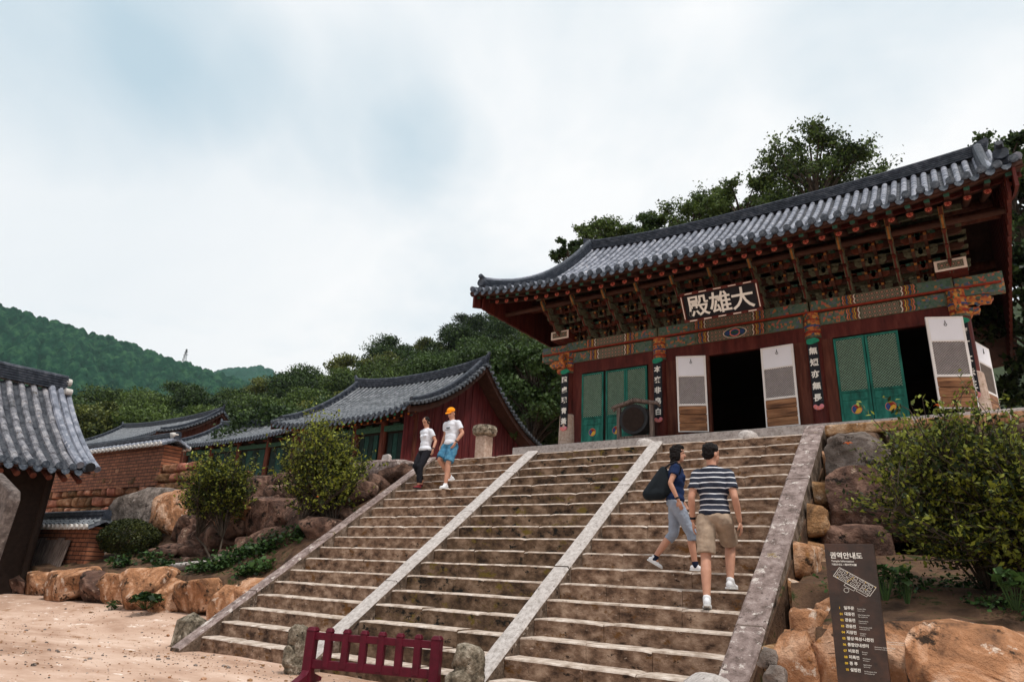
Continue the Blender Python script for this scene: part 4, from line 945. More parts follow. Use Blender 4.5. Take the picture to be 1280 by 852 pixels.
# door leaves
def leaf(name, x, y, w_, ang, z0, z1, style):
    """hinge at (x, y); the leaf runs from the hinge along angle ang (0 = +X)"""
    t = thing(name, None, None, (x, y, z0)); t.parent = hall; t.location = Vector((x, y, z0))-hall.location
    ca, sa = math.cos(ang), math.sin(ang)
    ux = Vector((ca, sa, 0)); nn = Vector((sa, -ca, 0))       # nn: outward (towards the viewer when ang=0)
    O = Vector((x, y, 0))
    def P(u, z, d): return tuple(O+ux*u+nn*d+Vector((0, 0, z)))
    def pb(mb, u0, u1, za, zb, d0, d1, m=0): mb.hexa([P(u0, za, d0), P(u1, za, d0), P(u1, za, d1), P(u0, za, d1), P(u0, zb, d0), P(u1, zb, d0), P(u1, zb, d1), P(u0, zb, d1)], m)
    fr = .055; mf = MT['door_green'] if style == 'green' else MT['whitep']
    H = z1-z0
    if style == 'green': zl0, zl1 = z0+H*.36, z1-.10
    else: zl0, zl1 = z0+H*.36, z0+H*.72
    mb = MB()
    pb(mb, 0, fr, z0, z1, 0, .045); pb(mb, w_-fr, w_, z0, z1, 0, .045); pb(mb, fr, w_-fr, z1-fr, z1, 0, .045); pb(mb, fr, w_-fr, z0, z0+fr, 0, .045); pb(mb, fr, w_-fr, zl0-fr, zl0, 0, .045)
    if style == 'green': pb(mb, fr, w_-fr, z0+H*.245, z0+H*.27, 0, .04)
    else: pb(mb, fr, w_-fr, zl1, zl1+.03, 0, .042)
    mb.build('door_frame', mf, t, bevel=.004)
    mb = MB(); s = .066 if style == 'green' else .058; W2 = w_-2*fr; H2 = zl1-zl0
    if style == 'green': H2 = z1-fr-zl0
    k = -H2
    while k < W2:
        # line u = k + v and u = W2-k-v
        v0 = max(0, -k); v1 = min(H2, W2-k)
        if v1 > v0:
            for flip in (0, 1):
                ua, ub = k+v0, k+v1
                if flip: ua, ub = W2-ua, W2-ub
                mb.bar(P(fr+ua, zl0+v0, .022+.006*flip), P(fr+ub, zl0+v1, .022+.006*flip), .011, .010, up=tuple(nn))
        k += s
    mb.build('lattice', MT['lattice_g'] if style == 'green' else MT['lattice_w'], t)
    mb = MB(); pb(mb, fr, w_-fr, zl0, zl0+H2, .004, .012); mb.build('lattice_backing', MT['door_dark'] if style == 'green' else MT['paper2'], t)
    if style == 'green':
        mb = MB(); pb(mb, fr, w_-fr, z0+fr, zl0-fr, .006, .022); mb.build('lower_panel', MT['door_green'], t)
        mb = MB(); uc = w_/2; zc = z0+H*.14; n = 24; R_ = .105
        for j, (sc, m) in enumerate(((1.12, 3), (1, 0))): 
            mb.add([P(uc+R_*sc*math.cos(2*PI*k/n), zc+R_*sc*math.sin(2*PI*k/n), .024+.002*j) for k in range(n)], [tuple(range(n))], m)
        for q in range(3):
            a0 = 2*PI*q/3; pts = [(0, 0)]
            for k in range(9): aa = a0+2*PI/3*k/8; pts.append((R_*math.cos(aa), R_*math.sin(aa)))
            e1 = (R_*math.cos(a0+2*PI/3), R_*math.sin(a0+2*PI/3))
            for k in range(1, 6):   # swirl edge back to the centre
                f_ = 1-k/6; aa = a0+2*PI/3+math.sin(PI*f_)*.55; pts.append((R_*f_*math.cos(aa), R_*f_*math.sin(aa)))
            mb.add([P(uc+a_, zc+b_, .0285+.0005*q) for a_, b_ in pts], [tuple(range(len(pts)))], q)
        mb.build('three_colour_emblem', [MT['redp'], MT['blue'], MT['yellow'], MT['salmon']], t)
    else:
        mb = MB(); pb(mb, fr, w_-fr, zl1+.03, z1-fr, .03, .047); mb.build('white_paper', MT['paper'], t)
        mb = MB(); nb = 3
        for q in range(nb): pb(mb, fr*.6, w_-fr*.6, z0+.02+(zl0-fr-z0-.02)*q/nb, z0+.02+(zl0-fr-z0-.02)*(q+1)/nb-.012, .0, .05+.003*(q % 2))
        mb.build('lower_panel', MT['plank'], t, bevel=.006)
        mb = MB(); c = Vector(P(w_*.5, z1-.10, .056))
        mb.tube([c, c-Vector((0, 0, .07))], .008, 6); mb.tube([c-Vector((0, 0, .07))+ux*.028*math.cos(a)+Vector((0, 0, -.028-.028*math.sin(a)+.0)) for a in np.linspace(0, 2*PI, 13)], .006, 5); mb.build('door_ring', MT['iron'], t)
    return t
MT['lattice_g'] = flat('lattice_green', (.22, .34, .25), var=.15); MT['lattice_w'] = flat('lattice_brown', (.20, .17, .15), var=.15); MT['paper2'] = flat('aged_paper', (.60, .60, .64), var=.08)
for nm_, x0, x1 in (('a', g['a'], g['b']), ('b', g['b2'], g['c']), ('c', g['c']+.01, g['d']), ('e', g['e'], g['f']-.005), ('f', g['f']+.01, g['h'])):
    leaf('green_door', x0, WY-.08, x1-x0, 0, ZD0, ZD1, 'green')
# white doors folded open
wl0 = ony(850, 500, WY-.30).x; 
leaf('white_door', wl0, WY-.50, g['wl']-wl0+.02, math.radians(20), ZD0, ZD1, 'white')
leaf('white_door', g['wr']+.02, WY-.14, .84, math.radians(-3), ZD0, ZD1, 'white')
p = ony(1163, 440, WY-.55); q = ony(1207, 430, WY-.15)
leaf('white_door', p.x, WY-.72, .78, math.radians(24), ZD0, ZD1, 'white')
leaf('white_door', COLX[3]+.16, WY+.9, .85, math.radians(72), ZD0+.1, ZD1-.2, 'white')
# ---- name board
nb_ = thing('name_board', 'black board with three large white characters hung under the eaves of the main hall', 'name board', (-5.1, 16.3, 8.3))
tl, tr, br_, bl_2 = ony(852, 369, 16.2), ony(941, 349, 16.2), ony(952, 386, 16.55), ony(862, 402, 16.55)
tc_ = (tl+tr)/2; bc_ = (br_+bl_2)/2
ux = Vector((1, 0, 0)); uz = (Vector((0, tc_.y, tc_.z))-Vector((0, bc_.y, bc_.z))); BH = uz.length; uz.normalize(); nrm = ux.cross(uz)
BW = ((tr-tl).length+(br_-bl_2).length)/2*1.08; BH *= 1.05; O = (tc_+bc_)/2
def NB(u, v_, d): return tuple(O+ux*u+uz*v_+nrm*d)
def nbx(mb, u0, u1, v0, v1, d0, d1, m=0): mb.hexa([NB(u0, v0, d0), NB(u1, v0, d0), NB(u1, v0, d1), NB(u0, v0, d1), NB(u0, v1, d0), NB(u1, v1, d0), NB(u1, v1, d1), NB(u0, v1, d1)], m)
mb = MB(); nbx(mb, -BW/2+.04, BW/2-.04, -BH/2+.03, BH/2-.03, 0, .04); mb.build('board', MT['black'], nb_)
mb = MB(); t_ = .07
for a in ((-BW/2, BW/2, BH/2-t_, BH/2), (-BW/2, BW/2, -BH/2, -BH/2+t_), (-BW/2, -BW/2+t_, -BH/2+t_, BH/2-t_), (BW/2-t_, BW/2, -BH/2+t_, BH/2-t_)): nbx(mb, *a, -.02, .09)
for k in range(5):
    u = -BW/2+.15+k*(BW-.3)/4.5; nbx(mb, u, u+.2, BH/2-t_*.7, BH/2-t_*.35, .091, .094, 1); nbx(mb, u, u+.2, -BH/2+t_*.3, -BH/2+t_*.7, .091, .094, 1)
for k in (-1, 1): nbx(mb, k*(BW/2-t_/2)-.012, k*(BW/2-t_/2)+.012, -BH/2+.1, BH/2-.1, .091, .094, 1)
mb.build('board_frame', [MT['redwood'], MT['cream']], nb_)
for k, ch in enumerate('殿雄大'):
    o = text_on(ch, BH*.74, O+ux*((k-1)*BW*.285)+nrm*.044, ux, uz, 'carved_character', MT['ink'], nb_, bold=.008, extrude=.008, center=True)
# ---- hanging verse plaques
def plaque(x, chars, lab, ztop, zbot, tall=.0):
    t = thing('verse_plaque', lab, 'plaque', (x, WY-.28, zbot)); Yp = WY-.235; hw = .125
    mb = MB(); mb.box((x-hw, Yp-.03, zbot+.12), (x+hw, Yp, ztop-.12)); mb.build('board', MT['black'], t, bevel=.004)
    mb = MB(); n = 20; V = []
    for k in range(n): a = 2*PI*k/n; V.append((x+.155*math.cos(a)*(1+.12*math.cos(3*a)), Yp-.045, ztop-.10+.085*math.sin(a)*(1+.15*math.sin(2*a+.5))))
    V2 = [(p[0], Yp-.005, p[2]) for p in V]; mb.add(V+V2, [tuple(range(n)), tuple(range(2*n-1, n-1, -1))]+[(i, (i+1) % n, n+(i+1) % n, n+i) for i in range(n)]); mb.build('lotus_leaf', MT['lime'], t)
    mb = MB()
    for k in range(7):
        a = -PI+PI*k/6*1.0; c = (x+.075*math.cos(a), zbot+.10+.045*math.sin(a)); V = [(c[0]+.05*math.cos(2*PI*j/10), Yp-.04-.003*k, c[1]+.05*math.sin(2*PI*j/10)) for j in range(10)]
        V2 = [(p[0], Yp-.005, p[2]) for p in V]; mb.add(V+V2, [tuple(range(10)), tuple(range(19, 9, -1))]+[(i, (i+1) % 10, 10+(i+1) % 10, 10+i) for i in range(10)], k % 2)
    mb.build('lotus_flower', [MT['pink'], MT['salmon']], t)
    nC = len(chars); zt_ = ztop-.36; zb_ = zbot+.32
    for k, ch in enumerate(chars):
        text_on(ch, .20, Vector((x, Yp-.034, zt_-(zt_-zb_)*k/(nC-1))), (1, 0, 0), (0, 0, 1), 'character', MT['ink'], t, bold=.006, extrude=.002, center=True)
MT['pink'] = flat('lotus_pink', (.62, .22, .26), var=.2)
xz = lambda px, py: ony(px, py, WY-.25)
for px_, top, bot, chars, lab, ci in ((705, 461, 539, '隨處現青黃', 'black verse plaque with white characters on the left corner column over its stone base', 0), (825, 446, 528, '本來非皂白', 'black verse plaque with white characters on the second column beside the drum', 1),
                              (1020, 421, 513, '無短亦無長', 'black verse plaque with white characters between the open white door and the green doors', 2), (1203, 396, 500, '摩訶大法王', 'black verse plaque on the right corner column, mostly hidden by a white door', 3)):
    plaque(COLX[ci], chars, lab, xz(px_, top).z, xz(px_, bot).z)
# ---- drum in its rustic wooden stand
DY = 17.08; dl, dr = ony(774, 540, DY).x, ony(815, 530, DY).x; dzt = ony(795, 507, DY).z
ds = thing('drum_stand', 'rustic wooden frame holding a round dark drum before the left green doors', 'drum stand', ((dl+dr)/2, DY, FZ))
for x in (dl, dr):
    mb = MB(); mb.box((x-.05, DY-.06, FZ), (x+.05, DY+.06, dzt)); mb.build('post', MT['oldwood'], ds, bevel=.01)
mb = MB(); cx = (dl+dr)/2
for s in (-1, 1):
    for q in range(2):
        pts = [(cx, DY-.06+.12*q, dzt+.16), (cx+s*(dr-dl)*.3, DY-.06+.12*q, dzt+.09), (cx+s*(dr-dl)*.62, DY-.06+.12*q, dzt+.02+.03*s*q), (cx+s*((dr-dl)*.5+.22), DY-.05+.12*q, dzt-.02-.05*q)]
        mb.tube(pts, [.06, .055, .05, .03], 8)
mb.build('gabled_top', MT['oldwood'], ds)
mb = MB(); mb.box((dl+.04, DY-.03, FZ+.02), (dr-.04, DY+.03, FZ+.10)); mb.build('bottom_rail', MT['oldwood'], ds)
mb = MB(); r_ = (dr-dl)*.43; zc = FZ+.12+r_
mb.tube([(cx, DY-.10, zc), (cx, DY-.13, zc), (cx, DY+.28, zc)], [r_*.8, r_, r_], 28); mb.build('drum_shell', MT['drum'] if 'drum' in MT else MT['iron'], ds)
mb = MB(); mb.tube([(cx, DY-.135, zc), (cx, DY-.14, zc)], r_*.78, 28); mb.build('drum_skin', MT['dark_in'], ds)

# ================================================================== OTHER HALLS
MT['dim1'] = flat('shaded_green_door', (.012, .045, .038), var=.3); MT['dim2'] = flat('deep_shaded_green_door', (.008, .02, .018), var=.3)  # door greens dimmed: the shade under the eave is in the colour
def hip_hall(name, label, X0, X1, EYf, RYr, EYb, ze, zr, floor, end='right', gm='gable'):
    """gabled hall whose ridge runs along X; X1 is the right gable"""
    t = thing(name, label, 'hall', ((X0+X1)/2, (EYf+EYb)/2, floor))
    el_ = lambda f: .35*abs(2*f-1)**3; rl_ = lambda f: .35*abs(2*f-1)**2.4
    F_ = Roof((X0, EYf, ze), (1, 0, 0), (0, 1, 0), X1-X0, RYr-EYf, zr-ze, .42, el_, rl_)
    B_ = Roof((X1, EYb, ze), (-1, 0, 0), (0, -1, 0), X1-X0, EYb-RYr, zr-ze, .42, el_, rl_)
    tile_slope(F_, .30, .08, .32, (MT['tile_dark'], MT['eave_disc']), t, seed=8); tile_slope(B_, .5, .08, .8, (MT['tile_dark'], MT['eave_disc']), t, caps=False)
    under_sheet(F_, -.12, MT['rafter'], t); under_sheet(B_, -.12, MT['rafter'], t)
    mb = MB(); sweep(mb, [(x, RYr, F_.P(x-X0, 1).z) for x in np.linspace(X0, X1, 24)], ridgeprof(.15, .45, 4)); mb.build('main_ridge', MT['ridge_tile'], t)
    mb = MB(); mb.tube([(X1-.1, RYr, F_.P(X1-X0, 1).z+.2), (X1+.1, RYr, F_.P(X1-X0, 1).z+.6)], [.14, .06], 8); mb.tube([(X0+.1, RYr, F_.P(0, 1).z+.2), (X0-.1, RYr, F_.P(0, 1).z+.6)], [.14, .06], 8); mb.build('ridge_ornament', MT['ridge_tile'], t)
    for X in (X0+.28, X1-.28):
        mb = MB(); sweep(mb, [F_.P(X-X0, q, .03) for q in np.linspace(.08, 1, 20)], ridgeprof(.13, .30, 3), side=(1, 0, 0)); sweep(mb, [B_.P(X1-X, q, .03) for q in np.linspace(.05, 1, 20)], ridgeprof(.13, .30, 3), side=(1, 0, 0)); mb.build('descending_ridge', MT['ridge_tile'], t)
    # verge: row of tile ends seen from the gable side, with rafters under it
    for X, sg in ((X1, 1), (X0, -1)):
        mb = MB()
        for R_ in (F_, B_):
            k = 0; L_ = math.hypot(R_.run, R_.rise); nn = int(L_/.26)
            for k in range(nn):
                q = (k+.5)/nn; u = (X-X0) if R_ is F_ else (X1-X); p = R_.P(u, q, .06)
                mb.tube([p-Vector((sg*.45, 0, 0)), p+Vector((sg*.10, 0, -.03))], .08, 8)
        mb.build('verge_tile_ends', MT['tile_dark'], t)
        mb = MB()
        for R_ in (F_, B_):
            for k in range(12):
                u = (X-X0) if R_ is F_ else (X1-X); a, b = R_.P(u, k/12, -.12), R_.P(u, (k+1)/12, -.12); xx = X-sg*.08
                mb.hexa([(xx-.03, a.y, a.z-.22), (xx+.03, a.y, a.z-.22), (xx+.03, b.y, b.z-.22), (xx-.03, b.y, b.z-.22), (xx-.03, a.y, a.z), (xx+.03, a.y, a.z), (xx+.03, b.y, b.z), (xx-.03, b.y, b.z)])
        mb.build('barge_board', MT['rafter'], t)
    # gable boards
    gx = X1-.75; mb = MB(); zb_ = ze-.05; 
    yA, yB = EYf+.55, EYb-.55
    ny = int((yB-yA)/.24)
    for k in range(ny):
        y = yA+(yB-yA)*k/ny; y2 = yA+(yB-yA)*(k+1)/ny-.012
        def zt(yy): return (F_.P(gx-X0, (yy-EYf)/(RYr-EYf)).z if yy < RYr else B_.P(X1-gx, (EYb-yy)/(EYb-RYr)).z)-.2
        dpt = .02*(k % 2)
        mb.hexa([(gx-.05, y, floor+1.3), (gx+dpt, y, floor+1.3), (gx+dpt, y2, floor+1.3), (gx-.05, y2, floor+1.3), (gx-.05, y, zt(y)), (gx+dpt, y, zt(y)), (gx+dpt, y2, zt(y2)), (gx-.05, y2, zt(y2))])
    mb.build('gable_boards', MT[gm], t)
    mb = MB(); mb.box((X0+.8, EYf+1.3, floor-.1), (gx-.08, EYb-1.0, ze+.3)); mb.box((gx-.1, yA+.3, floor-.1), (gx-.02, yB-.3, floor+1.4)); mb.build('wall', MT['dark_in'], t)
    n = int((X1-X0)/.36); near = n < 30
    for k in range(n):
        u = (k+.5)*(X1-X0)/n; a = F_.P(u, .03, -.17); b = F_.P(u, .3, -.2); mb = MB(); mb.bar(a, b, .09, .09, 0); mb.bar(a+Vector((0, -.012, 0)), a, .095, .095, 1)
        if near: mb.build('flying_rafter', [MT['rafter'], MT['lime'], MT['orange']], t)
        a = F_.P(u, .11, -.28); b = F_.P(u, .4, -.32); mb = MB(); mb.tube([a, b], .07, 8, 0); mb.tube([a+Vector((0, -.01, 0)), a], .06, 8, 2)
        if near: mb.build('rafter', [MT['rafter'], MT['lime'], MT['orange']], t)
    cols = np.linspace(X0+1.1, gx-.1, 5)
    for x in cols:
        mb = MB(); mb.tube([(x, EYf+1.2, floor), (x, EYf+1.2, ze+.25)], .16, 12); mb.build('column', MT['redbrown'], t)
    mb = MB(); mb.box((X0+.9, EYf+1.08, ze-.35), (gx, EYf+1.22, ze-.12)); mb.build('lintel_beam', MT['gpaint'], t)
    mb = MB(); mb.box((X0+.9, EYf+1.1, floor+1.3), (gx, EYf+1.2, floor+1.42)); mb.build('wall_rail', MT['gpaint'], t)
    for k in range(4):
        x0_, x1_ = cols[k]+.3, cols[k+1]-.3
        for q in range(4):
            xa = x0_+(x1_-x0_)*q/4; xb = xa+(x1_-x0_)/4-.03
            mb = MB(); mb.box((xa, EYf+1.2, floor+.3), (xb, EYf+1.27, ze-.45)); o = mb.build('door_leaf', MT['dim1'] if q % 2 else MT['dim2'], t)
    for k, x in enumerate(np.linspace(X0+1.1, gx-.2, 9)):
        mb = MB()
        for q in range(3): mb.box((x-.2-.05*q, EYf+1.15-.2*q, ze-.10+.1*q), (x+.2+.05*q, EYf+1.25-.2*q, ze-.03+.1*q), q % 2)
        mb.build('bracket_cluster', [MT['gpaint'], MT['redbrown']], t)
    return t
hip_hall('side_hall', 'tile roofed side hall with a dark red boarded gable facing the stairs', -26.6, -18.0, 18.7, 23.4, 28.1, 7.15, 10.05, TZ)
hip_hall('side_hall', 'long low grey roofed hall half hidden behind the tile capped brick wall', -46.5, -32.5, 24.5, 28.5, 32.5, 8.6, 10.6, TZ, gm='redbrown')
hip_hall('side_hall', 'farthest tiled hall with a small peaked gable seen left of the low roof', -68, -51.5, 26.5, 31.5, 36.5, 10.3, 12.9, TZ, gm='redbrown')

# ---- gate building at the left edge: ridge along Y, roof slope facing the stairs
t = thing('gate_building', 'old building with weathered grey roof tiles and dark eaves at the left edge', 'building', (-23, 6, 0))
GE = 8.75; e2 = ony(124, 592, GE+.1); rp = ony(71, 474, 8.3)
ex = -20.0; rx = -23.2; ze_ = 3.40; zr_ = 6.02
R1 = Roof((ex, GE, ze_), (0, -1, 0), (-1, 0, 0), 7.5, ex-rx, zr_-ze_, .30, lambda f: .12*abs(1-f)**3, lambda f: .05)
tile_slope(R1, .33, .085, .30, (MT['tile_old'], MT['eave_disc']), t, seed=5, jit=.02)
R2 = Roof((2*rx-ex, GE-7.5, ze_), (0, 1, 0), (1, 0, 0), 7.5, ex-rx, zr_-ze_, .30); tile_slope(R2, .5, .085, .8, (MT['tile_old'], MT['eave_disc']), t, caps=False)
under_sheet(R1, -.12, MT['rafter'], t); under_sheet(R2, -.12, MT['rafter'], t)
mb = MB(); sweep(mb, [(rx, y, zr_+.02*abs(y-5)) for y in np.linspace(GE+.05, GE-7.5, 12)], ridgeprof(.16, .48, 5)); mb.build('main_ridge', MT['ridge_tile'], t)
mb = MB(); mb.tube([(rx+.02, GE, zr_+.35), (rx+.02, GE+.16, zr_+.36)], .12, 12); mb.build('pale_ridge_end', MT['pale_tile'], t); mb = MB(); mb.tube([(rx+.3, GE-.05, zr_+.02), (rx+.3, GE+.14, zr_+.02)], .1, 10); mb.build('pale_verge_end', MT['pale_tile'], t)
for off, dz, r_ in ((.10, .10, .10), (.34, .12, .10), (-.12, .05, .09)):
    mb = MB(); mb.tube([R1.P(off, q, dz) for q in np.linspace(-.02, 1, 22)], r_, 10); mb.build('verge_tiles', MT['tile'], t)
mb = MB(); mb.tube([R1.P(.1, 0.0, .08)+Vector((.10, 0, -.02)), R1.P(.1, 0, .08)+Vector((.15, 0, -.03))], .12, 12); mb.build('verge_end_tile', MT['iron'], t)
for k in range(20):
    y = GE-.2-k*.37; mb = MB(); mb.tube([(ex+.0-.08, y, ze_-.22), (ex-1.4, y, ze_+.45)], .075, 8); mb.build('rafter', MT['redbrown'], t)
mb = MB(); mb.box((rx-2.6, GE-7.4, 0), (ex-1.25, GE-.5, ze_+.3)); mb.prism([(rx-2.6, ze_+.2), (ex-1.3, ze_+.2), (rx, zr_-.3)], 'y', GE-.62, GE-.48); mb.build('wall', MT['dark_in'], t)  # wall and columns near black: deep under-eave shade put into the colour
mb = MB(); mb.tube([(ex-1.2, GE-.48, 0), (ex-1.2, GE-.48, ze_+.3)], .10, 12); mb.build('column', MT['dark_in'], t)
for y in (GE-3.6, GE-6.2):
    mb = MB(); mb.tube([(ex-1.2, y, 0), (ex-1.2, y, ze_+.3)], .17, 12); mb.build('column', MT['dark_in'], t)
# ---- tile capped walls
def capped_wall(label, x0, x1, Y, z0, ztop, th=.5, m='brick', rows_=None, cap_dark=False):
    t = thing('tile_capped_wall', label, 'wall', ((x0+x1)/2, Y+th/2, z0))
    mb = MB(); mb.box((x0, Y, z0), (x1, Y+th, ztop-.28)); mb.build('brickwork', MT[m], t)
    for P0, U_, D_, Lu in (((x0-.1, Y-.18, ztop-.30), (1, 0, 0), (0, 1, 0), x1-x0+.3), ((x1+.2, Y+th+.18, ztop-.30), (-1, 0, 0), (0, -1, 0), x1-x0+.3)):
        R_ = Roof(P0, U_, D_, Lu, th/2+.18, .22, 0); tile_slope(R_, .27, .075, .25, (MT['tile_dark'] if cap_dark else MT['tile'], MT['eave_disc']), t, name='cap_tiles', caps=False)
        mb = MB(); n = max(2, int(round(Lu/.27)))
        for k in range(n):
            c = R_.P((k+.5)*Lu/n, 0, .0); mb.tube([c-R_.D*.06, c+R_.D*.05], .072, 10)
        mb.build('cap_tile_ends', MT['pale_tile'], t)
    mb = MB(); sweep(mb, [(x, Y+th/2, ztop-.1+.03*(x-x0)/(x1-x0)) for x in np.linspace(x0-.05, x1+.15, 8)], ridgeprof(.12, .24, 2)); mb.build('cap_ridge', MT['ridge_tile'], t)
    return t
p1 = ony(122, 560, 11.6); p2 = ony(207, 552, 11.6)
t = capped_wall('orange brick wall with a tiled cap standing above the rubble wall on the left', p1.x-3, p2.x, 11.6, 3.55, ony(194, 546, 11.6).z, .6)
c = Vector((p2.x, 11.85, ony(194, 546, 11.6).z+.02)); v, f = rockverts(tuple(c), (.17, .15, .12), 5, sub=3, sq=.7); mesh_obj('cap_end_stone', v, f, MT['pale_tile'], t, None, True)
capped_wall('low dark tile capped brick wall under the eaves of the left building', -24.5, -19.6, 8.95, 0, ony(70, 645, 8.95).z, .45, cap_dark=True)
# ---- leaning boards
bd = thing('board_panel', 'weathered grey plank panel leaning in front of the low brick wall', 'plank panel', (-22, 8.7, .2))
xa = ony(14, 740, 8.65).x; xb = ony(60, 740, 8.65).x; n = 6
for k in range(n):
    x0_ = xa+(xb-xa)*k/n; x1_ = xa+(xb-xa)*(k+1)/n-.02; zt_ = ony(50, 673, 8.87).z+.03*math.sin(k*2)
    mb = MB(); mb.hexa([(x0_, 8.62, .1), (x1_, 8.62, .1), (x1_, 8.66, .1), (x0_, 8.66, .1), (x0_, 8.86, zt_), (x1_, 8.86, zt_), (x1_, 8.9, zt_), (x0_, 8.9, zt_)]); mb.build('plank', MT['oldwood'], bd, bevel=.004)
# ================================================================== VEGETATION
def leaf_arrays(cen, size, r, up=.35, aspect=.5, dirs=None):
    n = len(cen); nrm = r.normal(size=(n, 3)); nrm[:, 2] += up*2; nrm /= np.linalg.norm(nrm, axis=1)[:, None]
    a = r.normal(size=(n, 3)) if dirs is None else dirs+r.normal(size=(n, 3))*.45
    a -= nrm*np.sum(a*nrm, 1)[:, None]; a /= np.linalg.norm(a, axis=1)[:, None]; b = np.cross(nrm, a)
    s = size*r.uniform(.6, 1.3, (n, 1)); A = a*s*.5; B = b*s*.5*aspect; D = nrm*s*.08
    V = np.stack([cen-A, cen-B*1+D-A*.1, cen+A, cen+B+D-A*.1], 1).reshape(-1, 3)
    F = np.arange(4*n).reshape(n, 4)
    return V, F
def leaf_obj(name, V, F, m, parent):
    me = bpy.data.meshes.new(name); me.vertices.add(len(V)); me.vertices.foreach_set('co', V.astype(np.float32).ravel())
    me.loops.add(F.size); me.loops.foreach_set('vertex_index', F.astype(np.int32).ravel()); me.polygons.add(len(F))
    me.polygons.foreach_set('loop_start', np.arange(0, F.size, 4, dtype=np.int32)); me.materials.append(m); me.update(calc_edges=True)
    o = bpy.data.objects.new(name, me); C.objects.link(o); o.parent = parent; return o
MT['leaf_a'] = leafmat('forest_leaves', (.008, .020, .006), (.12, .18, .04))
MT['leaf_b'] = leafmat('dark_forest_leaves', (.006, .016, .006), (.07, .12, .03))
MT['leaf_c'] = leafmat('light_forest_leaves', (.028, .042, .010), (.19, .21, .05))
MT['leaf_n'] = leafmat('shrub_leaves', (.014, .026, .006), (.25, .27, .035), var=.75, trans=.35)
MT['leaf_y'] = leafmat('yellow_green_leaves', (.05, .07, .012), (.32, .36, .06), var=.6)
MT['leaf_d'] = leafmat('clipped_shrub_leaves', (.010, .018, .005), (.10, .11, .025), var=.5)
MT['leaf_g'] = leafmat('ground_cover_leaves', (.008, .022, .006), (.06, .12, .03), var=.5)
def forest_tree(name, seed, h, rad, m, nclump=30, nleaf=260, lsize=.30, conif=0):
    """unit tree at the origin; returned hidden-free root to be copied"""
    r = np.random.default_rng(seed); root = bpy.data.objects.new(name, None); C.objects.link(root)
    mb = MB(); base = .30*h; mb.tube([(0, 0, -1), (.1, 0, base), (.05, .1, h*.8)], [.26, .2, .05], 8)
    cl = []
    for k in range(nclump):
        t = r.uniform(.0, 1); a = r.uniform(0, 2*PI)
        z = base*.75+(h-base*.75)*t; rr_ = rad*math.sqrt(max(.02, 1-((t-.42)/.66)**2))*r.uniform(.35, 1.0) if not conif else rad*(1.05-t)*r.uniform(.3, 1)
        cl.append((rr_*math.cos(a), rr_*math.sin(a), z, rad*r.uniform(.22, .40)))
    for c in cl[:16]:
        mb.tube([(.05, .05, base+(c[2]-base)*.45), ((c[0])*.5, c[1]*.5, c[2]*.8+base*.1), c[:3]], [.10, .06, .02], 5)
    mb2 = mesh_obj('trunk', mb.v, mb.f, MT['bark'], None); mb2.parent = root
    P = []
    for x, y, z, s in cl:
        n = nleaf; d = r.normal(size=(n, 3)); d /= np.linalg.norm(d, axis=1)[:, None]
        q = d*(r.uniform(.25, 1, (n, 1))**.5)*s*np.array([1.15, 1.15, .62])*(1+.35*r.normal(size=(n, 1))*.5); P.append(q+np.array([x, y, z]))
    V, F = leaf_arrays(np.concatenate(P), lsize, r, aspect=.65)
    leaf_obj('crown', V, F, m, root)
    return root
protos = []
for i, (m, h, rad) in enumerate((('leaf_a', 10, 4.2), ('leaf_b', 11, 4.4), ('leaf_c', 9, 3.6), ('leaf_a', 12, 4.6), ('leaf_b', 9.5, 4.6))):
    protos.append((forest_tree('forest_tree', 40+i, h, rad, MT[m], nclump=50, nleaf=330, lsize=.32), h, ['full mid green tree', 'dense dark green tree', 'loose pale green tree', 'tall mid green tree', 'broad dark green tree'][i]))
used = [False]*len(protos)
def place_tree(x, y, ztop, lab, sc=1, k=None, group='trees on the wooded hillside', hs=1):
    k = rr.randrange(len(protos)) if k is None else k
    root, h, kind = protos[k]
    o = root if not used[k] else copy_tree(root); used[k] = True
    o.location = (x, y, ztop-h*sc*hs); o.scale = (sc, sc, sc*hs); o.rotation_euler = (0, 0, rr.uniform(0, 6.28))
    tag(o, lab, 'tree', group); return o
def E_(px, py): d = ray(px, py); return math.atan2(d.x, d.y), d.z/math.hypot(d.x, d.y)
def table(pts): q = sorted(E_(*p) for p in pts); return [a for a, _ in q], [b for _, b in q]
mid = table([(-250, 520), (-60, 505), (84, 497), (125, 487), (187, 483), (225, 485), (300, 485), (331, 476), (362, 472), (394, 466), (417, 457), (447, 444), (460, 434), (500, 430), (520, 437), (537, 424), (555, 407), (575, 400), (602, 392), (640, 394), (700, 400), (900, 380), (1150, 330), (1400, 300)])
az = lambda px: E_(px, 450)[0]
rows_ = [(128, 1.0, 1.25), (104, .955, 1.1), (84, .90, 1.0), (68, .84, .9), (54, .77, .8)]
nt_ = 0; adj = ['topmost row', 'upper row', 'middle row', 'lower row', 'front row']
for j, (R_, fr_, sc) in enumerate(rows_):
    a = az(60 if j < 3 else 350); k = 0; a1 = az(760)
    while a < a1:
        e = np.interp(a, *mid); rad_ = R_*(1+.05*math.sin(k*5.3+j)); x, y = rad_*math.sin(a), rad_*math.cos(a)
        top = CAMH+e*fr_*rad_+rr.uniform(-1.0, .4)
        place_tree(x, y, top, None, sc*rr.uniform(.85, 1.1)); o = C.objects[-1]
        nt_ += 1; k += 1; a += 5.6*sc/R_*rr.uniform(.8, 1.15)
forest = [o for o in C.objects if o.get('group') == 'trees on the wooded hillside']
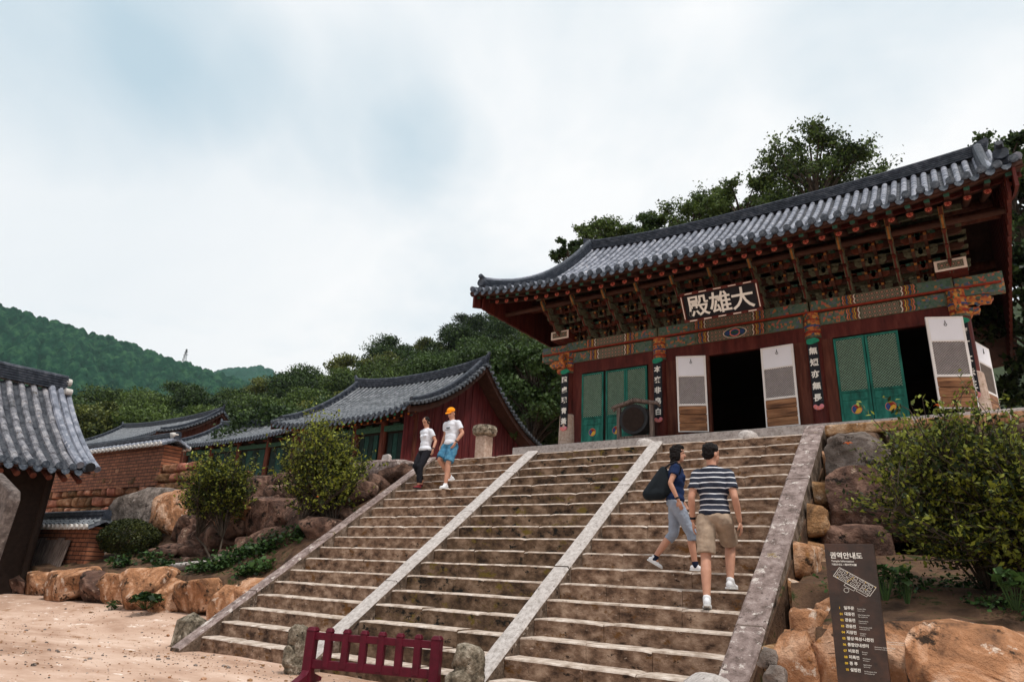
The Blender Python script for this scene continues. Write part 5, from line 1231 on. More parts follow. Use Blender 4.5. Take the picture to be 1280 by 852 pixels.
# labels from where each tree stands in the picture
def sx_(o): 
    d = o.location-CAMP; return 640+FPX*d.dot(RT)/d.dot(FW)
def knd(o):
    for p, h, kk in protos:
        if [c.data for c in o.children] == [c.data for c in p.children]: return kk
    return 'tree'
for o in forest:
    r_ = math.hypot(o.location.x, o.location.y); j = min(range(5), key=lambda q: abs(rows_[q][0]-r_)); x = sx_(o)
    where = ('over the tiled roof at the left' if x < 130 else 'over the brick wall' if x < 215 else 'over the small peaked gable' if x < 280 else 'over the long low roof' if x < 345 else 'over the side hall eave' if x < 420 else 'over the side hall ridge' if x < 520 else 'over the red gable' if x < 620 else 'beside the main hall eave')
    o['label'] = f'{knd(o)}, {adj[j]}, {where}'
cnt = {}
for o in sorted(forest, key=sx_): cnt.setdefault(o['label'], []).append(o)
words = ['first', 'second', 'third', 'fourth', 'fifth', 'sixth', 'seventh', 'eighth']
for lab, os_ in cnt.items():
    if len(os_) > 1:
        for i, o in enumerate(os_): o['label'] = lab + ', ' + words[min(i, 7)] + ' from left'
# hillside under the trees
def polar(name, a0, a1, na, r0, r1, nr_, fz, m, kind='structure'):
    A = np.linspace(a0, a1, na); R = np.linspace(r0, r1, nr_)
    AA, RR = np.meshgrid(A, R); X = RR*np.sin(AA); Y = RR*np.cos(AA); Zv = fz(AA, RR, X, Y)
    V = np.stack([X, Y, Zv], -1).reshape(-1, 3); i = np.arange(na*nr_).reshape(nr_, na)
    F = np.stack([i[:-1, :-1], i[:-1, 1:], i[1:, 1:], i[1:, :-1]], -1).reshape(-1, 4)[:, ::-1]
    me = bpy.data.meshes.new(name); me.vertices.add(len(V)); me.vertices.foreach_set('co', V.astype(np.float32).ravel())
    me.loops.add(F.size); me.loops.foreach_set('vertex_index', F.astype(np.int32).ravel()); me.polygons.add(len(F)); me.polygons.foreach_set('loop_start', np.arange(0, F.size, 4, dtype=np.int32))
    me.materials.append(m); me.polygons.foreach_set('use_smooth', np.ones(len(F), dtype=bool)); me.update(calc_edges=True); o = bpy.data.objects.new(name, me); C.objects.link(o); o['kind'] = kind; return o
MT['under'] = mat('forest_floor', [(.010, .016, .006), (.022, .035, .012), (.04, .055, .02)], scale=.6, bump=.6, bscale=2)
polar('hillside', az(-400), az(1600), 140, 46, 150, 60, lambda A, R, X, Y: np.maximum(TZ-.3, np.interp(A, *mid)*(.62+.38*np.clip((R-46)/80, 0, 1.0))*R-8+CAMH-30*np.clip((R-128)/30, 0, 1)), MT['under'])
# far hills with a canopy of crowns
def cells(X, Y, s, seed):
    gx, gy = np.floor(X/s), np.floor(Y/s); best = np.full(X.shape, 9e9); idv = np.zeros(X.shape)
    for dx in (-1, 0, 1):
        for dy in (-1, 0, 1):
            cx, cy = gx+dx, gy+dy
            h1 = np.sin(cx*127.1+cy*311.7+seed)*43758.5453; h1 -= np.floor(h1); h2 = np.sin(cx*269.5+cy*183.3+seed)*43758.5453; h2 -= np.floor(h2)
            h3 = np.sin(cx*419.2+cy*371.9+seed)*43758.5453; h3 -= np.floor(h3)
            d = np.hypot(X-(cx+.15+.7*h1)*s, Y-(cy+.15+.7*h2)*s)/(.6+.6*h3); m = d < best; best = np.where(m, d, best); idv = np.where(m, h3, idv)
    return best, idv
def hillfun(tab, rc, rb, amp, s, seed, rmin):
    def f(A, R, X, Y):
        e = np.interp(A, *tab); t = np.clip((R-rmin)/(rc-rmin), 0, 1); z = e*R*(3*t*t-2*t**3)*np.where(R < rc, 1, rc/R)
        z = z*(1-.9*np.clip((R-rc)/(rb-rc), 0, 1)**1.5)
        z += 9*np.sin(A*41+R*.011)*t*(1-t)**1.3*2+5*np.sin(A*110+R*.03+1)*t*(1-t)*2
        d, i = cells(X, Y, s, seed); d2, _ = cells(X, Y, s*.37, seed+5)
        return z+CAMH-amp+amp*np.clip(1-(d/(s*.62))**2, -.3, 1)*(.6+.5*i)+amp*.3*np.clip(1-(d2/(s*.25))**2, -.3, 1)
    return f
h1 = table([(-900, 300), (-300, 330), (-120, 352), (0, 380), (40, 390), (72, 402), (100, 408), (150, 425), (178, 434), (200, 450-8), (225, 451), (250, 458), (270, 463), (300, 472), (340, 484), (400, 500), (500, 520), (900, 540)])
h2 = table([(-200, 520), (150, 500), (240, 474), (272, 462), (300, 458), (322, 456), (336, 459), (350, 466), (362, 473), (385, 484), (420, 500), (500, 530), (900, 560)])
MT['hill1'] = mat('hill_forest_canopy', [(.004, .026, .018), (.012, .055, .034), (.045, .115, .055)], scale=.10, detail=12, rough=.95, bump=1, bscale=.5, spec=.05)
MT['hill2'] = mat('far_hill_canopy', [(.010, .05, .035), (.018, .075, .05)], scale=.02, detail=12, rough=.95, bump=1, bscale=.3, spec=.05)
for m_ in ('hill1', 'hill2'):
    for n_ in MT[m_].node_tree.nodes:
        if n_.type == 'BUMP': n_.inputs['Distance'].default_value = 3
polar('hill_forest', az(-260), az(620), 620, 330, 900, 230, hillfun(h1, 800, 900, 9, 13, 1, 200), MT['hill1'], 'stuff')
polar('far_hill_forest', az(120), az(520), 300, 900, 1600, 160, hillfun(h2, 1450, 1600, 8, 16, 4, 700), MT['hill2'], 'stuff')
# pylon on the ridge
a_, _ = E_(231, 448); rp_ = 800; bz = CAMH+np.interp(a_, *h1)*rp_-4; X_, Y_ = rp_*math.sin(a_), rp_*math.cos(a_)
py = thing('power_pylon', 'tiny lattice pylon standing on the ridge of the far green hill', 'pylon', (X_, Y_, bz))
mb = MB(); H_ = 19; wb = 2.2
for sx, sy in ((-1, -1), (1, -1), (1, 1), (-1, 1)): mb.bar((X_+sx*wb, Y_+sy*wb, bz-3), (X_+sx*.3, Y_+sy*.3, bz+H_), .35, .35)
for k in range(5):
    f0, f1 = k/5, (k+1)/5; w0, w1 = wb+(.3-wb)*f0, wb+(.3-wb)*f1
    for s in (-1, 1): mb.bar((X_-s*w0, Y_-w0, bz+H_*f0), (X_+s*w1, Y_-w1, bz+H_*f1), .22, .22)
mb.build('tower', MT['iron'], py)
for k, (zf, hw) in enumerate(((.66, 3.2), (.82, 2.6), (.95, 1.8))):
    mb = MB(); mb.bar((X_-hw, Y_-hw*.3, bz+H_*zf), (X_+hw, Y_+hw*.3, bz+H_*zf), .3, .4); mb.build('cross_arm', MT['iron'], py)
# trees behind the main hall, rising over its roof
def feature_tree(lab, px, ptop, Y, rad, h, seed, m, ncl, nl, ls, flat=.8, lean=0):
    tp = ony(px, ptop, Y); r = np.random.default_rng(seed)
    t = thing('tree', lab, 'tree', (tp.x, Y, tp.z-h), group='tall trees behind the main hall')
    mb = MB(); b = Vector((tp.x, Y, tp.z-h)); mb.tube([b, b+Vector((.2, 0, h*.4)), b+Vector((0, 0, h*.85))], [.35, .28, .06], 10)
    P = []
    for k in range(ncl):
        u = r.uniform(0, 1)**.8; a = r.uniform(0, 2*PI); z = h*(.42+.56*u); rr2 = rad*math.sqrt(max(.05, 1-((u-.25)/.85)**2))*r.uniform(.45, 1.05)
        c = b+Vector((rr2*math.cos(a)+lean*u, rr2*.8*math.sin(a), z)); s = rad*r.uniform(.13, .24)
        st_ = b+Vector((0, 0, h*(.30+.45*u))); mid_ = (st_+c)/2+Vector((0, 0, .25)); mb.tube([st_, mid_, c], [.09, .05, .015], 5)
        # twigs and leaves arranged along sprays
        for q in range(9):
            d = Vector(r.normal(size=3)); d.z = d.z*.5+.15; d.normalize(); tip = c+d*s*r.uniform(.8, 1.9)
            mb.tube([c, tip], [.015, .005], 3, cap=False)
            tt = r.uniform(.15, 1, (nl//9, 1)); P.append(np.array(c)+(np.array(tip)-np.array(c))*tt+r.normal(size=(nl//9, 3))*s*.26*np.array([1, 1, flat]))
    mb.build('trunk', MT['bark'], t)
    V, F = leaf_arrays(np.concatenate(P), ls, r, aspect=.6); V -= np.array(t.location); leaf_obj('crown', V, F, m, t)
    return t
feature_tree('large spreading tree with ragged crown over the right part of the hall roof', 1012, 178, 31, 3.3, 11, 3, MT['leaf_a'], 62, 420, .155)
feature_tree('rounded darker tree crown joined to the left side of the large ragged tree', 925, 234, 31.5, 2.6, 8, 13, MT['leaf_a'], 46, 460, .155)
feature_tree('low broad tree crown just above the middle of the hall ridge', 860, 258, 32, 2.7, 7.5, 4, MT['leaf_a'], 44, 460, .155)
feature_tree('narrow wispy tree top above the ridge left of the broad crown', 800, 268, 32, 1.8, 6, 14, MT['leaf_b'], 26, 420, .15)
feature_tree('small ragged tree crown above the left end of the hall ridge', 748, 274, 31, 1.9, 7, 5, MT['leaf_a'], 34, 420, .15)
feature_tree('lowest tree crown beside the left end of the hall ridge', 716, 297, 30, 1.3, 5.5, 15, MT['leaf_b'], 22, 380, .15)
feature_tree('dark tree crown behind the right roof corner of the main hall', 1243, 176, 30, 2.0, 8, 6, MT['leaf_b'], 44, 300, .20)
feature_tree('second dark tree crown cut by the right edge of the photo', 1285, 178, 31, 2.0, 8, 16, MT['leaf_b'], 40, 300, .20)
feature_tree('dark tree filling the shade right of the hall side door', 1290, 300, 26, 2.2, 12, 26, MT['leaf_b'], 60, 300, .22)
feature_tree('dark leafy tree in the gap between the red gable and the left corner column', 668, 432, 29, 3.0, 10, 27, MT['leaf_b'], 60, 300, .24)
# ---- shoots with leaves: small trees and bushes
def shrub(name, lab, cat, base, crown_c, crown_r, nstem, nshoot, nleaf, ls, mats, seed, trunks=3, group=None, flowers=0, up=1.0, leafy=.35):
    r = np.random.default_rng(seed); t = thing(name, lab, cat, tuple(base), group=group); base = Vector(base); cc = Vector(crown_c); cr = Vector(crown_r)
    mb = MB(); P = [[], []]; Dd = [[], []]; fl = []
    heads = []
    for k in range(trunks):
        a = 2*PI*k/trunks+r.uniform(0, 1); h = cc-Vector((0, 0, cr.z*.75))+Vector((math.cos(a)*cr.x*.35, math.sin(a)*cr.y*.35, 0))
        m_ = (base+h)/2+Vector(r.normal(size=3))*.05; mb.tube([base+Vector((math.cos(a)*.04, math.sin(a)*.04, -.1)), m_, h], [.032, .024, .015], 7); heads.append(h)
    for k in range(nstem):
        h = heads[k % len(heads)]; d = r.normal(size=3); d /= np.linalg.norm(d); d[2] = abs(d[2])*.9-.25
        lob = 1+.8*noise.noise(Vector(d.tolist())*1.7+Vector((seed*3.1, 0, 0))); tip = cc+Vector((d[0]*cr.x, d[1]*cr.y, d[2]*cr.z))*r.uniform(.35, .85)*lob; m_ = (h+tip)/2+Vector((0, 0, .08)); mb.tube([h, m_, tip], [.014, .010, .005], 5)
        for q in range(nshoot):
            s0 = h+(tip-h)*r.uniform(.35, 1); dd = Vector(r.normal(size=3)); dd.z = abs(dd.z)*up+.3*up; dd.normalize()
            out = Vector(((s0.x-cc.x)/cr.x, (s0.y-cc.y)/cr.y, (s0.z-cc.z)/cr.z)); L_ = min(cr)*r.uniform(.30, .80)*(1.45 if r.random() < .12 else 1)
            e = s0+(dd+out*.5).normalized()*L_; mm = (s0+e)/2+Vector(r.normal(size=3))*L_*.08; mb.tube([s0, mm, e], [.007, .005, .002], 3, cap=False)
            n = nleaf; tt = np.sort(r.uniform(leafy, 1.02, n)); A, B, D_ = np.array(s0), np.array(mm), np.array(e); tt = tt[:, None]
            c = (1-tt)**2*A+2*tt*(1-tt)*B+tt**2*D_+r.normal(size=(n, 3))*ls*.45
            w_ = 1 if (e.z-cc.z)/cr.z > .55 and r.random() < .55 else 0
            P[w_].append(c); dv = np.tile((D_-A)/L_, (n, 1))+r.normal(size=(n, 3))*.8; Dd[w_].append(dv)
            if flowers and r.random() < flowers: fl.append(e)
    mb.build('stems', MT['bark'], t)
    c_ = np.concatenate(P[0]+P[1]); d_ = np.concatenate(Dd[0]+Dd[1]); n0 = sum(len(q) for q in P[0])
    V, F = leaf_arrays(c_, ls, r, dirs=d_, aspect=.5, up=.3); V -= np.array(t.location); o = leaf_obj('foliage', V, F, mats[0], t)
    o.data.materials.append(mats[1]); o.data.polygons.foreach_set('material_index', (np.arange(len(F)) >= n0).astype(np.int32))
    for p in fl:
        mb = MB()
        for q in range(5):
            a = 2*PI*q/5; mb.add([tuple(p), tuple(p+Vector((math.cos(a)*.03, math.sin(a)*.03, .02))), tuple(p+Vector((math.cos(a+.5)*.05, math.sin(a+.5)*.05, .01))), tuple(p+Vector((math.cos(a+1)*.03, math.sin(a+1)*.03, .02)))], [(0, 1, 2, 3)])
        mb.build('flower', MT['orange_fl'], t)
    return t
MT['bark'].node_tree
MT['orange_fl'] = flat('orange_petals', (.75, .16, .03), var=.2)
b = ony(268, 698, 9.5); c = ony(272, 612, 9.5); 
shrub('small_tree', 'small leafy tree with a thin trunk, left of the two in the planting bed', 'tree', (b.x, 9.5, b.z), (c.x, 9.5, c.z), (1.05, .9, 1.45), 60, 14, 17, .080, (MT['leaf_n'], MT['leaf_y']), 1, trunks=2, up=2.2)
b = ony(398, 668, 9.7); c = ony(404, 594, 9.7)
shrub('small_tree', 'small bushy tree between the left tree and the staircase, taller and fuller', 'tree', (b.x, 9.7, b.z), (c.x, 9.7, c.z), (1.3, 1.0, 1.5), 68, 15, 17, .080, (MT['leaf_n'], MT['leaf_y']), 2, trunks=3, flowers=.006, up=2.2)
b = ony(1243, 755, 7.6); c = ony(1200, 618, 7.9)
shrub('flowering_bush', 'large flowering bush with upright shoots filling the right side of the photo', 'bush', (b.x+.02, 7.9, 1.3), (c.x+.40, 8.0, c.z-.10), (1.5, .85, 1.12), 170, 23, 18, .058, (MT['leaf_n'], MT['leaf_y']), 3, trunks=3, flowers=.006, up=1.0)
def ball_bush(px, py, Y, rx_, rz_, lab):
    c = ony(px, py, Y); r = np.random.default_rng(9); t = thing('clipped_shrub', lab, 'shrub', (c.x, Y, c.z-rz_-.35))
    mb = MB()
    for k in range(9):
        a = 2*PI*k/9; mb.tube([(c.x+.06*math.cos(a), Y+.06*math.sin(a), c.z-rz_-.4), (c.x+.25*math.cos(a)*rx_*1.5, Y+.25*math.sin(a), c.z-rz_*.6), (c.x+.6*math.cos(a)*rx_, Y+.6*math.sin(a)*rx_, c.z+.1)], [.03, .022, .008], 5)
    mb.build('stems', MT['bark'], t)
    n = 15000; d = r.normal(size=(n, 3)); d /= np.linalg.norm(d, axis=1)[:, None]; 
    nz = np.array([noise.noise(Vector(q)*2.6) for q in d.tolist()])
    q = d*(r.uniform(.55, 1, (n, 1))**.4)*(1+.16*nz[:, None])*np.array([rx_, rx_*.9, rz_]); q = q[q[:, 2] > -rz_*.75]
    V, F = leaf_arrays(q+np.array(c), .055, r, aspect=.55); V -= np.array(t.location); leaf_obj('foliage', V, F, MT['leaf_d'], t)
ball_bush(162, 673, 9.7, .82, .50, 'round clipped shrub with dense small leaves above the left boulder row')
def cover(name, spots, lab, m, ls=.09, n=220, h=.15, kind='stuff'):
    r = np.random.default_rng(5); P = []
    for x, y, z, s in spots:
        P.append(np.array([x, y, z])+r.normal(size=(n, 3))*np.array([s, s*.6, h*.5])+np.array([0, 0, h*.6]))
    V, F = leaf_arrays(np.concatenate(P), ls, r, up=.8, aspect=.75); o = leaf_obj(name, V, F, m, None); o['kind'] = kind; return o
S_ = []
for px, py, Y in ((290, 706, 9.0), (305, 703, 9.1), (322, 700, 9.1), (338, 700, 9.2), (352, 698, 9.3), (365, 694, 9.3), (330, 706, 8.8), (275, 712, 8.8), (250, 712, 8.75), (205, 708, 8.9), (350, 690, 9.6), (190, 700, 9.2), (150, 712, 8.8), (375, 686, 9.6), (310, 712, 8.7)):
    p = ony(px, py, Y); S_.append((p.x, Y, lbank(p.x, Y), .20))
cover('ground_cover', S_, '', MT['leaf_g'], .10, 260, .16)
S_ = [(x, y, rbank(x, y), .12) for x, y in ((-.95, 7.6), (-.75, 7.8), (-.15, 7.5), (.05, 7.3), (-.5, 8.6), (-1.2, 8.4), (-.3, 8.2), (-1.35, 7.7), (.3, 7.4))]
cover('ground_cover', S_, '', MT['leaf_g'], .045, 160, .08)
def tuft(px, py, Y, lab, ls=.12, n=70, m='leaf_g', s=.13, z=None):
    p = ony(px, py, Y); zz_ = z if z is not None else p.z; r = np.random.default_rng(int(px)); t = thing('leafy_plant', lab, 'plant', (p.x, Y, zz_-.12))
    mb = MB(); cs = []
    for k in range(n):
        a = r.uniform(0, 2*PI); rr2 = s*math.sqrt(r.uniform(0, 1)); q = Vector((p.x+rr2*math.cos(a), Y+rr2*math.sin(a), zz_+.08+r.uniform(0, .12)-rr2*.3)); cs.append(q)
        if k % 3 == 0: mb.tube([(p.x+.2*(q.x-p.x), Y+.2*(q.y-Y), zz_-.12), q], [.005, .003], 3, cap=False)
    mb.build('stems', MT['leaf_g'], t); V, F = leaf_arrays(np.array(cs), ls, r, up=1.0, aspect=.8); V -= np.array(t.location); leaf_obj('leaves', V, F, MT[m], t)
tuft(184, 752, 7.75, 'broad leaved weed growing between the front boulders under the grey capped one', .16, 90, s=.28)
tuft(140, 762, 7.8, 'small weed at the foot of the front boulder row', .08, 40, s=.12)
tuft(1104, 732, 7.2, 'bright green young plant just right of the information board', .09, 60, s=.13)
tuft(1132, 736, 7.3, 'second bright green young plant further right of the information board', .08, 40, s=.09)
tuft(1266, 742, 7.0, 'green sprig at the right edge of the planting bed', .10, 40, s=.12)
# haze
mb = MB(); mb.box((-2450, -2450, -1.2), (2450, 2450, 700)); hz = mb.build('haze', []) if False else mesh_obj('haze', mb.v, mb.f, [])
hm = bpy.data.materials.new('haze_air'); hm.use_nodes = True; hn = hm.node_tree; hn.nodes.clear(); ho = hn.nodes.new('ShaderNodeOutputMaterial'); hv = hn.nodes.new('ShaderNodeVolumePrincipled')
hv.inputs['Color'].default_value = (.80, .93, 1, 1); hv.inputs['Density'].default_value = .00008; hv.inputs['Anisotropy'].default_value = .2; hn.links.new(hv.outputs[0], ho.inputs['Volume'])
hz.data.materials.append(hm); hz['kind'] = 'stuff'
# ================================================================== PEOPLE
def cone(p0, r0, p1, r1, n=14, caps=(1, 1), sc=None):
    p0 = Vector(p0); p1 = Vector(p1); mb = MB(); d = (p1-p0)
    if d.length > 1e-6: mb.tube([p0, p1], [r0, r1], n)
    v, f = ico(2)
    for p, r, c in ((p0, r0, caps[0]), (p1, r1, caps[1])):
        if c: mb.add((v*r+np.array(p)).tolist(), f)
    return mb
def ell(c, s, R=None):
    v, f = ico(3); u = v*np.array(s)
    if R is not None: u = u @ np.array(R.to_3x3()).T
    mb = MB(); mb.add((u+np.array(c)).tolist(), f); return mb
def fuse(prims, voxel, smooth=4, warp=None):
    mb = MB()
    for p in prims: mb.add(p.v, p.f)
    me = bpy.data.meshes.new('tmp'); me.from_pydata([tuple(v) for v in mb.v], [], mb.f); o = bpy.data.objects.new('tmp', me); C.objects.link(o)
    m = o.modifiers.new('r', 'REMESH'); m.mode = 'VOXEL'; m.voxel_size = voxel; m.adaptivity = 0
    if smooth: s = o.modifiers.new('s', 'SMOOTH'); s.iterations = smooth; s.factor = .5
    dg = bpy.context.evaluated_depsgraph_get(); dg.update(); r = bpy.data.meshes.new_from_object(o.evaluated_get(dg))
    V = np.zeros(len(r.vertices)*3); r.vertices.foreach_get('co', V); F = [tuple(p.vertices) for p in r.polygons]
    bpy.data.objects.remove(o); bpy.data.meshes.remove(me); bpy.data.meshes.remove(r)
    return V.reshape(-1, 3), F
SKIN = mat('skin', [(.42, .20, .13), (.52, .27, .18)], scale=9, rough=.55, bump=.05, spec=.35)
HAIR = mat('black_hair', [(.004, .003, .003), (.014, .010, .009)], scale=10, stretch=(8, 8, 1), rough=.6, bump=.4, bscale=60, spec=.12)
EYE = flat('eye_dark', (.02, .015, .012)); LIP = flat('lips', (.36, .10, .08))
def cloth(name, c, var=.12, **k): return mat(name, [tuple(x*(1-var) for x in c), tuple(min(1, x*(1+var)) for x in c)], scale=7, rough=.9, bump=.35, bscale=k.pop('bscale', 9), **k)
def hand(W, dirv, palmn, s=1.0, curl=.35):
    """palm at W; dirv along the fingers, palmn palm normal; returns primitives"""
    d = Vector(dirv).normalized(); n = Vector(palmn); n = (n-d*n.dot(d)).normalized(); x = d.cross(n); P = []
    for k in range(4):
        o = (k-1.5)*.019*s; P.append(cone(Vector(W)+x*o*.8+d*.015*s, .013*s, Vector(W)+x*o+d*.075*s, .012*s))
        base = Vector(W)+x*o+d*.080*s; L_ = [.066, .075, .07, .055][k]*s; dd = d.copy(); p = base
        for j in range(3):
            dd = (dd+n*curl*(.5+.4*j)).normalized(); q = p+dd*L_*[.45, .32, .25][j]; P.append(cone(p, .0095*s, q, .0085*s, 8)); p = q
    sgn = hand.side; p = Vector(W)+x*sgn*.03*s+d*.02*s; q = p+(x*sgn*.6+d*.8+n*.3).normalized()*.04*s; r_ = q+(x*sgn*.25+d+n*.5).normalized()*.032*s
    P += [cone(p, .014*s, q, .0115*s, 8), cone(q, .0115*s, r_, .0095*s, 8)]
    return P
def shoe(ank, fwd, pitch=0, s=1.0, low=False):
    """ank: ankle joint; fwd: toe direction in plan; pitch>0 lifts the heel"""
    a = Vector(ank); f = Vector((fwd[0], fwd[1], 0)).normalized(); f = Vector((f.x*math.cos(pitch), f.y*math.cos(pitch), -math.sin(pitch))); up = (Vector((0, 0, 1))-f*f.z).normalized(); x = f.cross(up)
    def Q(u, v_, w_): return a+f*u*s+x*v_*s+up*w_*s
    R = Matrix((x, f, up)).transposed()
    up_ = [ell(Q(-.035, 0, -.045), (.036*s, .045*s, .042*s), R), ell(Q(.03, 0, -.05), (.040*s, .075*s, .036*s), R), ell(Q(.105, .003, -.062), (.046*s, .065*s, .027*s), R), cone(Q(-.005, 0, .005), .043*s, Q(.02, 0, -.04), .042*s)]
    so_ = MB(); pts = [(-.085, .026), (-.07, .036), (0, .036), (.07, .046), (.12, .046), (.16, .034), (.175, .012)]
    poly = [Q(u, w_, 0) for u, w_ in pts]+[Q(u, -w_, 0) for u, w_ in pts[::-1]]
    lo = [tuple(p-up*.088*s) for p in poly]; hi = [tuple(p-up*.066*s) for p in poly]; n = len(poly)
    so_.add(lo+hi, [tuple(range(n-1, -1, -1)), tuple(range(n, 2*n))]+[(i, (i+1) % n, n+(i+1) % n, n+i) for i in range(n)])
    return up_, so_
def person(loc, yaw, scale, J, cfg, label):
    t = thing('person', label, 'person', loc, yaw); t.scale = (scale,)*3
    V3 = Vector
    P = []; hd = V3(J['head']); nk = V3(J['neck']); pv = V3(J['pelvis']); ch = V3(J['chest']); female = cfg.get('female')
    sw = .148 if female else .168
    Rt = Matrix.Rotation(J.get('twist', 0), 4, 'Z')
    shL, shR = nk+Rt @ V3((-sw, 0, -.075)), nk+Rt @ V3((sw, 0, -.075)); hw = .088
    hpL, hpR = pv+V3((-hw, 0, -.04)), pv+V3((hw, 0, -.04))
    Rh = Matrix.Rotation(J.get('head_yaw', 0), 4, 'Z') @ Matrix.Rotation(J.get('head_pitch', 0), 4, 'X')
    H = lambda x, y, z: hd+Rh @ V3((x, y, z))
    P += [ell(H(0, -.005, .03), (.076, .092, .092), Rh), ell(H(0, .012, -.035), (.062, .074, .080), Rh), ell(H(0, .045, -.085), (.036, .034, .026), Rh), cone(H(0, .082, .005), .009, H(0, .100, -.026), .014, 8), ell(H(.074, -.01, -.012), (.010, .02, .032), Rh), ell(H(-.074, -.01, -.012), (.010, .02, .032), Rh),
          cone(nk+V3((0, 0, -.04)), .058, H(0, -.02, -.05), .050)]
    tor = [(pv, (.150 if not female else .155, .105, .10)), ((pv*.55+ch*.45), (.138 if not female else .118, .098, .16)), (ch, (.158 if not female else .135, .108, .17)), (nk+V3((0, 0, -.105)), (sw*.86, .082, .075)), (nk+V3((0, -.005, -.05)), (sw*.55, .060, .05))]
    P += [ell(c, s, Rt) for c, s in tor]
    if female: P += [ell(ch+Rt @ V3((s*.055, .085, .02)), (.05, .045, .05)) for s in (-1, 1)]
    for sh, el_, wr, sd in ((shL, J['elbL'], J['wrL'], -1), (shR, J['elbR'], J['wrR'], 1)):
        k = .88 if female else 1; el_ = V3(el_); wr = V3(wr)
        P += [cone(sh, .056*k, sh+(el_-sh)*.45, .047*k), cone(sh+(el_-sh)*.45, .047*k, el_, .038*k), cone(el_, .038*k, el_+(wr-el_)*.3, .040*k), cone(el_+(wr-el_)*.3, .040*k, wr, .026*k)]
        hand.side = -sd if J.get('palmflip') else sd*-1
        d = (wr-el_).normalized(); P += hand(wr+d*.012, (d+V3((0, 0, -.25))).normalized(), V3((-sd, .25, 0)), .95*k)
    for hp, kn, an, sd in ((hpL, J['knL'], J['anL'], -1), (hpR, J['knR'], J['anR'], 1)):
        kn = V3(kn); an = V3(an); k = .95 if female else 1
        P += [cone(hp, .090*k, hp+(kn-hp)*.5, .076*k), cone(hp+(kn-hp)*.5, .076*k, kn, .054*k), cone(kn, .054*k, kn+(an-kn)*.33+V3((0, -.015, 0)), .057*k), cone(kn+(an-kn)*.33+V3((0, -.015, 0)), .057*k, an, .036*k), cone(an, .036, an+V3((0, .02, -.04)), .034)]
    V, F = fuse(P, .0075, 3)
    cen = np.array([V[list(f)].mean(0) for f in F]); Ri = np.array(Rh.to_3x3().inverted()); L_ = (cen-np.array(hd)) @ Ri.T; mi = np.zeros(len(F), int)
    for s in (-1, 1):
        mi[((L_[:, 0]-s*.031)/.015)**2+((L_[:, 2]-.012)/.0075)**2 < 1] = 1; mi[((L_[:, 0]-s*.033)/.022)**2+((L_[:, 2]-.036)/.005)**2 < 1] = 1
    mi[(L_[:, 0]/.024)**2+((L_[:, 2]+.056)/.008)**2 < 1] = 2
    mi[L_[:, 1] < .045] = 0
    mesh_obj('body', V, F, [SKIN, EYE, LIP], t, mi, True, local=True)
    # shirt
    g = .016; S = [ell(c, tuple(q+g+.004 for q in s), Rt) for c, s in tor[1:]]+[ell(V3(pv)+V3((0, 0, .045)), (tor[0][1][0]+.022, .128, .095), Rt)]
    if female: S += [ell(ch+Rt @ V3((s*.055, .09, .02)), (.055, .05, .055)) for s in (-1, 1)]
    S += [cone(nk+V3((s_*.03, 0, -.035)), .056, nk+V3((s_*(sw-.02), 0, -.065)), .052) for s_ in (-1, 1)]
    for sh, el_ in ((shL, V3(J['elbL'])), (shR, V3(J['elbR']))):
        S.append(cone(sh+V3((0, 0, .004)), .066 if not female else .058, sh+(el_-sh)*cfg.get('sleeve', .62), .068 if not female else .060, caps=(1, 0)))
    V, F = fuse(S, .009, 4)
    zlo = pv.z+cfg.get('hem', -.03)
    V[:, 2] = np.where(V[:, 2] < zlo, zlo+(V[:, 2]-zlo)*.12, V[:, 2])
    nzv = np.array([noise.fractal(V3((p[0]*5+p[2]*3, p[1]*5, p[2]*7+loc[0]*3)), 1, 2, 3) for p in V.tolist()]); ctr = np.array([ch.x, ch.y]); rad = V[:, :2]-ctr; rn = np.linalg.norm(rad, axis=1)[:, None]+1e-6
    V[:, :2] += rad/rn*(nzv[:, None]*.014)
    mesh_obj('shirt', V, F, cfg['shirt'], t, None, True, local=True)
    if cfg.get('collar'):
        S = [cone(nk+V3((0, -.005, -.03)), .070, nk+V3((0, -.002, .022)), .062, caps=(0, 0))]; V, F = fuse(S, .008, 2); mesh_obj('collar', V, F, cfg['shirt_plain'], t, None, True, local=True)
    # trousers or shorts
    fr = cfg['leg']; S = [ell(pv+V3((0, 0, -.01)), (tor[0][1][0]+.012, .118, .105))]
    for hp, kn, an in ((hpL, V3(J['knL']), V3(J['anL'])), (hpR, V3(J['knR']), V3(J['anR']))):
        w0, w1 = cfg.get('legw', (.104, .088))
        if fr <= 1: S.append(cone(hp, w0, hp+(kn-hp)*fr, w1, caps=(1, 0)))
        else: S += [cone(hp, w0, kn, w1*.86), cone(kn, w1*.86, kn+(an-kn)*(fr-1), cfg.get('cuff', .062), caps=(1, 0))]
    V, F = fuse(S, .009, 3)
    nzv = np.array([noise.fractal(V3((p[0]*7, p[1]*7, p[2]*9+loc[0])), 1, 2, 3) for p in V.tolist()]); V += nzv[:, None]*np.array([.010, .012, .003])
    mesh_obj('trousers' if fr > 1 else 'shorts', V, F, cfg['pants'], t, None, True, local=True)
    # shoes
    for an, fw_, pi_ in ((J['anL'], J['toeL'], J.get('pitL', 0)), (J['anR'], J['toeR'], J.get('pitR', 0))):
        u, so_ = shoe(an, fw_, pi_, .98 if not female else .9); V, F = fuse(u, .006, 2); s = mesh_obj('shoe', V, F, cfg['shoe'], t, None, True, local=True)
        so2 = mesh_obj('sole', so_.v, so_.f, cfg['sole'], None); so2.parent = s
